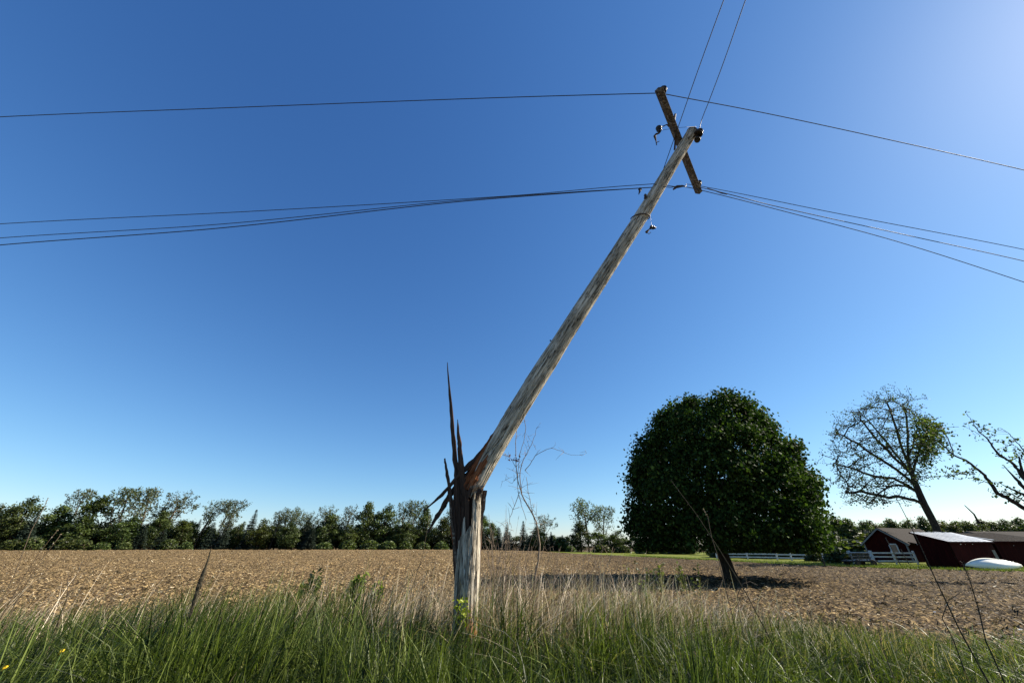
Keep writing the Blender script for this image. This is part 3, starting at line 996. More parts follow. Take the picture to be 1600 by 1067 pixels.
wire('power_line', [at(0, 383, 5.0), at(350, 356, 4.95), at(700, 317, 4.9), at(900, 301, 4.88), at(1018, 293, pb.y - .04)], .0105, M['wire_dark'], 'lowest and thickest wire leaving the frame on the left', G1, ext0=25)
iBt = at(1094, 291, iB.y)
wire('power_line', [pb, at(1048, 291, 4.75), at(1066, 292, 4.6), iBt, at(1300, 332, 5.1), at(1600, 390, 5.7)], .0085, M['wire_bright'], 'upper wire of the three going right from the lower crossarm tip', G1, ext1=25)
wire('power_line', [at(1094, 293, iB.y - .05), at(1140, 304, 4.7), at(1210, 322, 4.9), at(1400, 364, 5.2), at(1600, 408, 5.6)], .0085, M['wire_bright'], 'middle wire of the three going right from the lower crossarm tip', G1, ext1=25)
wire('power_line', [at(1022, 288, pb.y - .02), at(1046, 293, 4.72), at(1062, 291, 4.6), at(1110, 301, 4.6), at(1220, 329, 4.9), at(1400, 377, 5.2), at(1600, 441, 5.6)], .0085, M['wire_bright'], 'lowest wire on the right, sagging away below the crossarm', G1, ext1=25)
tpw = at(1092.5, 203, tp.y)
wire('power_line', [tpw, at(1097, 186, tp.y - .1), at(1108, 158, tp.y - .4), at(1132, 94, 3.3), at(1165, 0, 2.35)], .0085, M['wire_dark'], 'right one of two wires rising steeply past the top edge', G1, ext1=14)
wire('power_line', [at(1034, 272, 4.75), at(1048, 232, 4.62), at(1060, 198, 4.3), at(1090, 112, 3.4), at(1131, 0, 2.4)], .0085, M['wire_dark'], 'left one of two steep wires, crossing behind the crossarm', G1, ext1=14)
wire('jumper_wire', [at(1033, 204, 4.2), at(1060, 200, 4.22), at(1088, 198, tp.y)], .004, M['wire_dark'], 'thin short wire from the hanging insulator to the pole top', G1)
# splice and clamp on the lower wires
spl = MB().tube([at(1053, 293, 4.68), at(1058, 292, 4.66), at(1066, 291, 4.6), at(1070, 291, 4.6)], [.01, .028, .02, .01], 8)
spl.tube([at(1056, 294, 4.66), at(1052, 296, 4.66)], .016, 7)
tag(spl.build('wire_splice', M['steel']), 'small lumpy splice on the wire between the shaft and the crossarm tip', 'wire splice')
cl_ = MB().tube([at(1000, 294, 4.8), at(1000, 298, 4.8), at(998, 304, 4.8)], [.016, .024, .007], 7).box(at(1000, 296, 4.8), (.03, .012, .015))
tag(cl_.build('wire_clamp', M['steel']), 'little clamp hanging on the wire just left of the leaning shaft', 'clamp')
# insulator dangling below on a thin thread of wire
hang = empty('hanging_insulator', at(1017, 357, 4.9))
tag(hang, 'loose dark insulator dangling in the air right of the shaft below the crossarm', 'insulator')
MB().tube([at(1014, 300, 4.85), at(1015, 330, 4.9), at(1018, 352, 4.9)], .0022, 5).build('thread_wire', M['wire_dark'], hang)
insulator(at(1016, 355, 4.9), (at(1026, 357, 4.85) - at(1016, 355, 4.9)).normalized(), .62, hang, 'bell', 1.0)
MB().tube([at(1019, 354, 4.9), at(1014, 359, 4.9), at(1010, 363, 4.9)], [.012, .012, .026], 7).tube([at(1011, 363, 4.9), at(1014, 366, 4.9), at(1017, 363, 4.9)], .006, 6).build('hook', M['steel'], hang)
spr = MB().tube([at(1105, 294, iB.y), at(1128, 302, 4.65), at(1136, 304, 4.7)], [.006, .012, .006], 6)
tag(spr.build('wire_tie', M['steel']), 'dark tie wrapped on the wire just right of the lower crossarm tip', 'wire tie')


# ------------------------------------------------------------------ large shade tree
BT = Vector((at(1143, 902, 23.7).x, 23.7, float(H(12, 23.7)) - .05))
prof = [(610, 1085, 1140), (622, 1040, 1168), (640, 1012, 1192), (665, 998, 1218), (700, 985, 1246), (740, 979, 1270), (780, 980, 1290), (820, 982, 1304), (838, 988, 1316), (850, 1000, 1318), (857, 1040, 1296)]
zs = []; xl = []; xr = []
for (py, a, b) in prof:
    a = 1143 + (a - 1143) * .94; b = 1143 + (b - 1143) * .79; py = 864 + (py - 864) * .925
    pa, pb_ = at(a, py, 23.7), at(b, py, 23.7)
    zs.append(pa.z); xl.append(pa.x); xr.append(pb_.x)
zs = np.array(zs)[::-1]; xl = np.array(xl)[::-1]; xr = np.array(xr)[::-1]
print('big tree z', zs[0], zs[-1], 'x', xl.min(), xr.max())
g = np.random.default_rng(77)


def crown_pts(n, lo, hi, g):
    z = zs[0] + (zs[-1] - zs[0]) * g.random(n * 3)
    hw = (np.interp(z, zs, xr) - np.interp(z, zs, xl)) / 2
    k = g.random(n * 3) < hw / hw.max()
    z = z[k][:n]; hw = hw[k][:n]
    cx = (np.interp(z, zs, xr) + np.interp(z, zs, xl)) / 2
    ph = g.random(len(z)) * 2 * np.pi
    rho = (lo ** 2 + (hi ** 2 - lo ** 2) * g.random(len(z))) ** .5
    return np.stack([cx + np.cos(ph) * hw * rho, BT.y + np.sin(ph) * hw * .85 * rho, z], -1), np.stack([np.cos(ph), np.sin(ph), 0 * ph], -1)


bt = empty('shade_tree', BT)
tag(bt, 'large round dark green tree standing alone in the field, with a short dark trunk', 'tree')
Aa, _ = crown_pts(1500, .1, .97, g)
Aa = Aa[Aa[:, 2] > 2.7]
trunk0 = [BT + Vector((0, 0, .0)), BT + Vector((-.05, 0, .4)), BT + Vector((-.1, 0, .9)), BT + Vector((-.18, 0, 1.4)), BT + Vector((-.2, 0, 1.9)), BT + Vector((-.2, .0, 2.4))]
nd, pr = colonize(Aa, trunk0, .38, .5, 4.5, 90, 3)
rd, kd = pipe(pr, .40, .018, 2.3)
rd[:6] = [.40, .32, .30, .28, .27, .26]
V, F = branch_mesh(nd, pr, rd, 7)
mesh_np('trunk', V, F, M['bark'], bt, smooth=True)
cA, oA = crown_pts(1050, .86, .99, g)
cB, oB = crown_pts(330, .35, .86, g)
# knobbly outline: push clumps in and out
cc = np.concatenate([cA, cB]); oo = np.concatenate([oA, oB])
cen = np.array([(xl.mean() + xr.mean()) / 2, BT.y, 5.5])
dirs_ = unit(cc - cen)
bump = vnoise(np.arctan2(dirs_[:, 1], dirs_[:, 0]) * 2.6 + 5, dirs_[:, 2] * 5, 71)
cc = cen + (cc - cen) * (1 + .10 * bump + .05 * vnoise(np.arctan2(dirs_[:, 1], dirs_[:, 0]) * 7, dirs_[:, 2] * 11, 72))[:, None]
k = 76
P = (cc[:, None] + g.normal(size=(len(cc), k, 3)) * np.array([.27, .27, .20])).reshape(-1, 3)
out = np.repeat(unit(cc - cen), k, 0)
P[:, 2] = np.maximum(P[:, 2], zs[0] - .1)
V, F, rr = leaves(P, .165, up=.25, out=out, seed=4, asp=.8, hang=.25)
clv = np.repeat(g.random(len(cc)), k)
mesh_np('crown', V, F, M['leaf_big'], bt, rnd=np.clip(rr * .7 + clv * .3, 0, 1))
# thin low shoots under its left side
# ------------------------------------------------------------------ thinly leaved tree behind the sheds
TY = 44.0
tb = at(1478, 868, TY)
st = empty('bare_tree', (tb.x, TY, 0))
tag(st, 'tall thin-leaved tree with spreading dark branches leaning left behind the metal-roofed shed', 'tree')
poly = [(1296, 700), (1300, 672), (1318, 652), (1345, 632), (1368, 621), (1392, 618), (1415, 628), (1436, 644), (1455, 660), (1470, 668), (1472, 690), (1458, 715), (1452, 745), (1430, 752), (1400, 765), (1390, 790), (1345, 788), (1318, 768), (1304, 742)]
g = np.random.default_rng(5)
px_ = 1290 + 190 * g.random(12000); py_ = 612 + 200 * g.random(12000)
k = in_poly(px_, py_, poly) & (vnoise(px_ / 13, py_ / 13, 91) + .5 * vnoise(px_ / 6, py_ / 6, 92) > -.22)
px_, py_ = px_[k][:2400], py_[k][:2400]
out_ = g.random(len(px_)) < .45
px_ = px_ + out_ * g.normal(0, 13, len(px_)); py_ = np.minimum(py_ + out_ * g.normal(0, 12, len(px_)), 792)
wd_ = 3.6
A3 = np.array([tuple(at(a, b, TY + g.normal(0, 1) * 2.0)) for a, b in zip(px_, py_)])
start = [(1478, 868), (1470, 842), (1461, 820), (1452, 803), (1444, 788), (1437, 772), (1431, 757), (1426, 742), (1421, 728), (1419, 712)]
tr = [np.array(tuple(at(a, b, TY))) for a, b in start]
tr[0][2] = 0
par0 = [-1] + list(range(len(tr) - 1))
LIMBS = [(6, [(1412, 742), (1388, 724), (1362, 708), (1340, 694), (1318, 682)]), (7, [(1412, 724), (1395, 702), (1376, 680), (1356, 656), (1340, 640)]),
         (8, [(1414, 708), (1405, 686), (1397, 655), (1388, 628)]), (9, [(1418, 690), (1419, 665), (1414, 638)]), (7, [(1431, 722), (1439, 700), (1447, 678), (1452, 664)]),
         (5, [(1418, 758), (1395, 747), (1365, 744), (1335, 733), (1308, 726)]), (9, [(1424, 700), (1431, 680), (1433, 655)]),
         (4, [(1430, 781), (1412, 777), (1392, 777), (1368, 772), (1345, 768), (1322, 770)]), (6, [(1421, 738), (1398, 715), (1372, 690), (1348, 660)]), (5, [(1424, 762), (1405, 757), (1383, 762), (1362, 782)])]
for (at_, pts_) in LIMBS:
    last = tr[at_]; li = at_; dyy = g.normal(0, 1.6)
    for q, (a, b) in enumerate(pts_):
        tgt = np.array(tuple(at(a, b, TY + dyy * (q + 1) / len(pts_))))
        for f in (.5, 1.0):
            tr.append(last + (tgt - last) * f + g.normal(size=3) * .05); par0.append(li); li = len(tr) - 1
        last = tgt
nd, pr = colonize(A3, tr, .33, .42, 2.0, 110, 4, droop=-.05, par0=par0)
rd, kd = pipe(pr, .36, .02, 2.25)
V, F = branch_mesh(nd, pr, rd, 6)
mesh_np('trunk', V, F, M['bark'], st, smooth=True)
tips = nd[(kd <= 1) & (rd < .06)]
keep = g.random(len(tips)) < .8
tp3 = tips[keep]
P = (tp3[:, None] + g.normal(size=(len(tp3), 4, 3)) * .24).reshape(-1, 3)
# fuller green patch on the right side of the crown
px2 = 1426 + 46 * g.random(900); py2 = 650 + 82 * g.random(900)
k = in_poly(px2, py2, [(1428, 650), (1455, 656), (1472, 668), (1472, 690), (1462, 708), (1448, 732), (1434, 728), (1428, 700), (1430, 672)])
P2 = np.array([tuple(at(a, b, TY + g.normal(0, 1) * .9)) for a, b in zip(px2[k], py2[k])])
P2 = P2[:260]; P2 = (P2[:, None] + g.normal(size=(len(P2), 7, 3)) * .32).reshape(-1, 3)
V, F, rr = leaves(P, .17, seed=9, up=.1, asp=.7)
V2_, F2_, rr2 = leaves(P2, .27, seed=10, up=.2, asp=.75)
V = np.concatenate([V, V2_]); F = np.concatenate([F, F2_ + len(P) * 4]); rr = np.concatenate([rr * .8, np.clip(rr2 + .1, 0, 1)])
mesh_np('crown', V, F, M['leaf_sparse'], st, rnd=rr)

# ------------------------------------------------------------------ storm-broken tree at the right edge
BY = 22.0
b0 = at(1725, 905, BY)
btree = empty('broken_tree', (b0.x, BY, 0))
tag(btree, 'splintered tree reaching in from the right edge with long drooping leafy branches', 'tree')
bm_ = MB(); lp = []


def brn(pix, r0, r1, lf=0.0, dY=0, sides=7, seed=0):
    n_ = len(pix); P = [at(a, b, BY + dY * i / (n_ - 1)) for i, (a, b) in enumerate(pix)]
    Q = []; RR = []
    for i in range(n_ - 1):
        for k_ in range(4):
            f = (i + k_ / 4) / (n_ - 1)
            Q.append(P[i].lerp(P[i + 1], k_ / 4) + Vector((random.uniform(-1, 1), random.uniform(-1, 1), random.uniform(-1, 1))) * .02)
            RR.append(r0 + (r1 - r0) * f)
    Q.append(P[-1]); RR.append(r1)
    bm_.tube(Q, RR, sides, .12)
    if lf:
        for i in range(len(Q) - 1):
            L_ = (Q[i + 1] - Q[i]).length
            for _ in range(int(L_ * lf * 14 * random.random() ** 1 + random.random())):
                p = Q[i].lerp(Q[i + 1], random.random())
                tw = p + Vector((random.gauss(0, .2), random.gauss(0, .2), random.gauss(.02, .16)))
                bm_.tube([p, tw], [.009, .004], 4)
                for _ in range(3): lp.append(tuple(tw + Vector((random.gauss(0, .07), random.gauss(0, .07), random.gauss(0, .06)))))
    return Q


trunkp = [b0.copy(), at(1705, 870, BY), at(1680, 830, BY), at(1655, 795, BY), at(1630, 768, BY), at(1608, 745, BY)]
trunkp[0].z = -.1
bm_.tube(trunkp, [.42, .36, .33, .29, .24, .16], 9, .08)
brn([(1680, 840), (1640, 815), (1600, 794), (1575, 779), (1558, 770), (1548, 755), (1538, 742), (1524, 730), (1508, 718), (1490, 711), (1477, 699), (1465, 689)], .13, .02, .75)
brn([(1490, 711), (1486, 697), (1482, 686), (1474, 675), (1463, 668), (1452, 662)], .03, .012, 1.5)
brn([(1548, 756), (1538, 752), (1528, 756)], .03, .01, .8)
brn([(1524, 741), (1508, 738), (1492, 742), (1474, 744)], .025, .01, 2.4)
brn([(1600, 748), (1590, 733), (1578, 720), (1562, 712), (1550, 697), (1541, 683), (1530, 676), (1521, 661), (1510, 646)], .08, .008, 1.2)
brn([(1530, 678), (1518, 672), (1505, 665)], .012, .006, .5)
brn([(1602, 706), (1592, 694), (1582, 683), (1573, 674), (1562, 668)], .03, .008, .9)
brn([(1592, 700), (1582, 694), (1572, 696)], .015, .006, 1.4)
brn([(1612, 772), (1598, 760), (1585, 745), (1569, 728)], .12, .018)
brn([(1615, 765), (1603, 750), (1596, 735), (1592, 713)], .13, .035)
brn([(1620, 790), (1598, 772), (1580, 764), (1563, 755)], .10, .012, .4)
brn([(1600, 782), (1580, 772), (1562, 770), (1547, 769)], .03, .008, .9)
brn([(1608, 720), (1596, 717), (1600, 700)], .03, .01, 2.0)
brn([(1618, 800), (1606, 785), (1588, 775), (1572, 770)], .03, .01, 2.5)
bm_.build('trunk', M['bark'], btree, smooth=True)
V, F, rr = leaves(np.array(lp), .15, seed=12, up=.2, asp=.7)
mesh_np('crown', V, F, M['leaf_sparse'], btree, rnd=rr)

# ------------------------------------------------------------------ far trees: prototypes (10 m tall, built at the origin)
def proto(name, trunk_fn, crown_fn, tm, cm, seed):
    g = np.random.default_rng(seed)
    e = empty(name)
    V, F = trunk_fn(g)
    mesh_np('trunk', V, F, M[tm], e, smooth=True)
    V, F, rr = crown_fn(g)
    mesh_np('crown', V, F, M[cm], e, rnd=rr)
    return e


def leafy(seed, mk='leaf_mid', rad=2.6, z0=.5, nl=5200, cl=70):
    g = np.random.default_rng(seed)
    cen = []
    while len(cen) < cl:
        p = g.normal(size=3); p = p / np.linalg.norm(p) * g.random() ** .33
        z = z0 + (9.6 - z0) * (p[2] * .5 + .5)
        shape = math.sin(math.pi * min(1, max(0, (z - z0 + .6) / (10.4 - z0))) ** .8) ** .6
        cen.append((p[0] * rad * shape, p[1] * rad * shape, z))
    cen = np.array(cen)
    k = nl // cl
    P = (cen[:, None] + g.normal(size=(cl, k, 3)) * np.array([.42, .42, .34])).reshape(-1, 3)
    P[:, 2] = np.clip(P[:, 2], .15, 10)
    out = unit(P - np.array([0, 0, 4.0]))
    V2, F2, rr = leaves(P, .36, up=.3, out=out, seed=seed)
    rr = np.clip(rr * .55 + np.repeat(g.random(cl), k) * .45, 0, 1)
    tr = [np.array([0, 0, z]) for z in np.linspace(0, 3.0, 6)]
    nd, pr = colonize(cen, tr, .5, .6, 6, 60, seed)
    rd, kd = pipe(pr, .24, .02)
    V, F = branch_mesh(nd, pr, rd, 5)
    e = empty('leafy_tree')
    mesh_np('trunk', V, F, M['bark'], e); mesh_np('crown', V2, F2, M[mk], e, rnd=rr)
    return e


def wispy(seed, lean=.4, mk='leaf_pale', rad=1.9, z0=4.0, nl=5, size=.30, na=520):
    """tall trunk(s), open plumy top"""
    g = np.random.default_rng(seed)
    A = []
    nb = 7
    bc = [(g.normal(0, rad * .5) + lean * 1.2, g.normal(0, rad * .5), g.uniform(z0 + 1.2, 9.2)) for _ in range(nb)]
    for c in bc:
        s_ = g.uniform(.45, .8)
        A.append(np.array(c) + g.normal(size=(na // nb, 3)) * np.array([s_, s_, s_ * 1.2]))
    A = np.concatenate(A); A[:, 2] = np.clip(A[:, 2], z0 * .8, 10)
    tr = [np.array([lean * (z / 5) ** 1.5 * .6, 0, z]) for z in np.linspace(0, z0, 9)]
    nd, pr = colonize(A, tr, .34, .42, 6, 90, seed)
    rd, kd = pipe(pr, .17, .016)
    V, F = branch_mesh(nd, pr, rd, 5)
    tips = nd[(rd < .035) & (nd[:, 2] > z0 * .7)]
    P = (tips[:, None] + g.normal(size=(len(tips), nl, 3)) * .2).reshape(-1, 3)
    V2, F2, rr = leaves(P, size, up=.1, seed=seed, hang=.3)
    e = empty('airy_tree')
    mesh_np('trunk', V, F, M['graybark'], e); mesh_np('crown', V2, F2, M[mk], e, rnd=rr)
    return e


def spruce(seed):
    g = np.random.default_rng(seed)
    P = []; D = []
    z = .35
    while z < 9.9:
        L_ = 2.2 * (1 - z / 10.3) ** .85 * g.uniform(.8, 1.12)
        nb = int(7 + 7 * (1 - z / 10))
        a0 = g.random() * 6.3
        for k in range(nb):
            a = a0 + k * 6.283 / nb + g.normal(0, .15); l = L_ * g.uniform(.75, 1.1)
            m_ = max(3, int(l / .12))
            t = np.linspace(.12, 1, m_)
            r = t * l
            x = np.cos(a) * r; y = np.sin(a) * r
            zz = z - .30 * r + .14 * r * t
            for w_ in (-1, 0, 1):
                sp_ = .16 * (1 - t * .6) * w_ * (l / 1.2 + .3)
                P.append(np.stack([x - np.sin(a) * sp_, y + np.cos(a) * sp_, zz - .1 * abs(w_)], -1))
                D.append(np.repeat([[np.cos(a + w_ * .6), np.sin(a + w_ * .6), -.35]], m_, 0))
        z += g.uniform(.26, .36)
    P = np.concatenate(P); D = unit(np.concatenate(D) + g.normal(size=P.shape) * .25)
    n_ = len(P); nr = unit(np.array([0, 0, 1.0]) + g.normal(size=P.shape) * .35)
    b = unit(np.cross(nr, D)); s_ = .34 * g.uniform(.7, 1.2, (n_, 1))
    V2 = np.stack([P - D * s_ * .4, P + b * s_ * .22, P + D * s_ * .6, P - b * s_ * .22], 1).reshape(-1, 3)
    V2[:, 2] = np.maximum(V2[:, 2], .03)
    e = empty('spruce_tree')
    m_ = MB().tube([(0, 0, -.1), (0, 0, 4), (0, 0, 9.8)], [.17, .11, .02], 6)
    m_.build('trunk', M['bark'], e)
    mesh_np('crown', V2, np.arange(n_ * 4).reshape(n_, 4), M['needle'], e, rnd=g.random(n_))
    return e


def shrub(seed, mk='leaf_mid', nl=1500):
    g = np.random.default_rng(seed)
    ph = g.random(nl) * 6.283; el = np.arccos(1 - g.random(nl)) ; rho = g.uniform(.75, 1, nl)
    P = np.stack([np.cos(ph) * np.sin(el) * 5.2 * rho, np.sin(ph) * np.sin(el) * 5.2 * rho, .3 + np.cos(el) * 9.2 * rho], -1) + g.normal(size=(nl, 3)) * .5
    P[:, 2] = np.clip(P[:, 2], .2, 10)
    V2, F2, rr = leaves(P, 1.5, up=.1, seed=seed)
    st_ = MB()
    for k in range(14):
        a = g.random() * 6.28; r = g.uniform(.4, 4)
        st_.tube([(math.cos(a) * .4, math.sin(a) * .4, -.2), (math.cos(a) * r * .6, math.sin(a) * r * .6, 4), (math.cos(a) * r, math.sin(a) * r, 8)], [.25, .18, .05], 5)
    e = empty('shrub')
    st_.build('stems', M['deadtwig'], e)
    mesh_np('foliage', V2, F2, M[mk], e, rnd=rr)
    return e


PR = {
    'L': [leafy(201), leafy(202, rad=2.9), leafy(203, rad=2.3)],
    'G': [leafy(211, 'leaf_light', nl=3600, cl=55), leafy(212, 'leaf_light', rad=2.3, nl=3300, cl=45)],
    'W': [wispy(221, .5), wispy(222, .9, na=360), wispy(223, -.2, rad=1.6), wispy(224, 1.2, rad=1.5), wispy(225, .3, rad=2.4, z0=3.4, na=520)],
    'S': [spruce(231), spruce(232), spruce(233)],
    'B': [shrub(241), shrub(242, 'leaf_mid', 900), shrub(243, 'leaf_mid')],
}
PRW = {'L': 2.75, 'G': 2.6, 'W': 2.3, 'S': 2.1, 'B': 5.3}
used = {id(o): 0 for k in PR for o in PR[k]}
KIND = {
    'L': ('leafy_tree', 'dark rounded leafy tree', 'tree', 'leafy trees along the far field edge'),
    'G': ('leafy_tree', 'light green leafy tree', 'tree', 'leafy trees along the far field edge'),
    'W': ('airy_tree', 'thin tall tree with a wispy pale crown', 'tree', 'airy tall trees along the far field edge'),
    'S': ('spruce_tree', 'dark pointed spruce', 'tree', 'spruces along the far field edge'),
    'B': ('shrub', 'low rounded shrub', 'shrub', 'shrubs along the far field edge'),
}
ORD = ['', 'first', 'second', 'third', 'fourth', 'fifth', 'sixth', 'seventh', 'eighth', 'ninth', 'tenth', 'eleventh', 'twelfth', 'thirteenth', 'fourteenth', 'fifteenth', 'sixteenth', 'seventeenth', 'eighteenth', 'nineteenth', 'twentieth']


def lineY(px):
    return float(np.interp(px, [-400, 0, 500, 750, 1000, 1130, 1200, 1300, 1600, 1900], [84, 90, 104, 114, 112, 76, 66, 63, 62, 60]))


T = []   # kind, px, top py, half width px, depth offset
def add(k, px, top, hw, dy=0): T.append((k, px, top, hw, dy))


# main skyline, read off the photograph from the left
for a in [('L', 8, 774, 26), ('S', 30, 796, 15, -3), ('L', 66, 788, 26), ('W', 84, 765, 17, 3), ('G', 124, 768, 27), ('L', 112, 806, 24, -3),
          ('W', 168, 764, 24, 2), ('W', 205, 764, 18), ('L', 186, 806, 24, -2), ('W', 243, 765, 22, 2), ('L', 236, 797, 17, -1), ('S', 214, 822, 14, -5), ('S', 247, 826, 13, -6),
          ('G', 276, 808, 18), ('W', 302, 782, 18, 3), ('W', 343, 782, 16, 3), ('S', 322, 815, 11, -3), ('S', 345, 812, 11, -3), ('G', 366, 815, 14, 2),
          ('S', 383, 795, 13), ('G', 402, 808, 18, -2), ('W', 421, 796, 13, 2), ('W', 437, 794, 13, 3), ('W', 454, 793, 12, 1), ('W', 467, 798, 12, 3), ('L', 446, 815, 16, -2),
          ('S', 473, 808, 12), ('W', 494, 788, 15, 2), ('L', 508, 797, 20), ('S', 482, 818, 13, -4), ('W', 534, 788, 15, 2), ('G', 540, 818, 13, -3), ('L', 565, 783, 19), ('L', 598, 786, 22, 1), ('W', 621, 781, 15, 3),
          ('W', 640, 783, 15, 2), ('L', 660, 790, 15), ('L', 632, 812, 18, -2), ('L', 690, 803, 18), ('W', 706, 796, 14, 3), ('L', 724, 806, 16),
          ('G', 752, 801, 15), ('L', 768, 816, 14), ('S', 778, 822, 9, -2), ('S', 792, 818, 9, -2), ('S', 818, 813, 11, -2), ('W', 849, 803, 13, 2), ('L', 840, 822, 14), ('S', 862, 830, 10), ('L', 878, 836, 14),
          ('L', 908, 811, 17, -1), ('W', 920, 779, 20, 2), ('W', 945, 792, 14, 3), ('G', 934, 828, 20, -4), ('G', 968, 826, 18, -4), ('G', 992, 834, 14, -5), ('L', 958, 834, 20), ('L', 1012, 838, 18),
          ('L', 1040, 838, 22), ('L', 1075, 836, 22), ('L', 1115, 838, 24), ('L', 1155, 836, 24), ('L', 1195, 834, 24), ('L', 1238, 830, 26), ('L', 1272, 822, 22), ('G', 1298, 798, 26, 5), ('L', 1320, 802, 22, 2), ('L', 1338, 809, 22), ('L', 1364, 812, 20), ('G', 1386, 815, 18, 3), ('L', 1410, 812, 20),
          ('G', 1436, 808, 18, 4), ('L', 1462, 806, 17), ('G', 1484, 806, 18, 3), ('L', 1506, 812, 17), ('S', 1512, 815, 9), ('L', 1530, 810, 16), ('G', 1550, 815, 18, 3), ('L', 1572, 815, 16), ('L', 1592, 809, 18), ('L', 1620, 806, 22), ('L', 1660, 800, 26), ('W', 1700, 780, 24), ('L', 1740, 795, 28)]:
    add(*a)
for i_, x_ in enumerate(range(1290, 1640, 13)):
    add('LGL'[i_ % 3], x_ + (i_ * 7) % 9, 809 + (i_ * 5) % 9, 17, 4 + (i_ * 3) % 5)
# understory that closes the gaps low down
g = np.random.default_rng(99)
x = -60
while x < 900:
    k = g.choice(['L', 'S', 'L', 'S', 'G'], p=[.35, .25, .1, .2, .1])
    add(str(k), x, float(np.interp(x, [0, 300, 600, 900], [811, 819, 821, 836]) + g.normal(0, 4)), 15 if k != 'S' else 11, float(g.uniform(2, 7)))
    x += g.uniform(6.5, 11)
for a in [(15, 842, 13), (48, 838, 14), (98, 840, 15), (128, 843, 13), (158, 846, 11), (193, 846, 10), (262, 842, 12), (290, 846, 9), (506, 846, 12), (543, 843, 13), (577, 843, 14), (606, 844, 13), (633, 845, 11), (660, 846, 12), (690, 845, 11), (892, 852, 8),
          (940, 850, 14), (972, 850, 13), (1002, 851, 10)]:
    add('B', a[0], a[1], a[2], -7)
for a in [(-120, 770, 30), (-70, 775, 28), (-180, 772, 30), (-250, 765, 32), (-40, 785, 24)]:
    add('L', *a)
T.sort(key=lambda t: t[1])
cnt = {}
tot_k = {}
SECT = [(-999, 0, 'just outside'), (0, 140, 'at the left edge'), (140, 290, 'before the dark stalk'), (290, 410, 'above the dark weed stalk'),
        (410, 560, 'between dark stalk and pole'), (560, 735, 'just left of the broken pole'), (735, 890, 'behind the bare sapling'),
        (890, 1045, 'just left of the big round tree'), (1045, 1285, 'hidden behind the big round tree'), (1285, 1420, 'behind the small gabled barn'), (1420, 1999, 'above the metal-roofed shed')]
for (k, px, top, hw, dy) in T:
    for si, (a, b, tx) in enumerate(SECT):
        if a <= px < b: break
    key = (k, si); tot_k[key] = tot_k.get(key, 0) + 1
g = np.random.default_rng(7)
for (k, px, top, hw, dy) in T:
    Yt = lineY(px) + dy
    w0 = at(px, 860, Yt)
    gz = float(H(w0.x, Yt)) - .15
    tz = at(px, top, Yt).z
    tt = Yt / ray(px, 850).y
    hwm = hw / 578 * tt
    fam = PR[k]
    src = fam[int(g.integers(len(fam)))]
    if used[id(src)] == 0: o = src
    else: o = copy_tree(src)
    used[id(src)] += 1
    # the crown leans with the perspective, so the foot stands where the trunk meets the ground
    foot = at(px, 856, Yt)
    o.location = (foot.x, Yt, gz)
    sz = (tz - gz) / 10
    if k == 'B': sz = max(.12, (at(px, top, Yt).z - gz) / 10)
    o.scale = (hwm / PRW[k], hwm / PRW[k], sz)
    o.rotation_euler = (0, 0, float(g.uniform(-.5, .5)) if k == 'W' else float(g.uniform(0, 6.28)))
    for si, (a, b, tx) in enumerate(SECT):
        if a <= px < b: break
    cnt[(k, si)] = cnt.get((k, si), 0) + 1
    nm, ph, cat, grp = KIND[k]
    q = cnt[(k, si)]
    short = {'L': 'dark rounded tree', 'G': 'light green tree', 'W': 'tall wispy pale tree', 'S': 'dark pointed spruce', 'B': 'low rounded shrub'}[k]
    lab = f"{ORD[q]} {short} from the left, far off {tx}" if tot_k[(k, si)] > 1 else f"only {short} far off {tx}"
    if len(lab.split()) > 16: lab = lab.replace(', far off ', ', ').replace('tall wispy pale', 'wispy pale')
    o.name = nm
    tag(o, lab, cat, grp)

# broken stick standing above the far trees on the right
tag(MB().tube([at(1530, 818, 60), at(1522, 803, 60), at(1507, 789, 60)], [.16, .11, .05], 6, .1).build('snapped_trunk', M['bark']), 'thin bare snapped trunk poking above the trees over the shed roof', 'dead tree')

# ------------------------------------------------------------------ farm buildings at right
def up(p, z): return Vector((p[0], p[1], z))


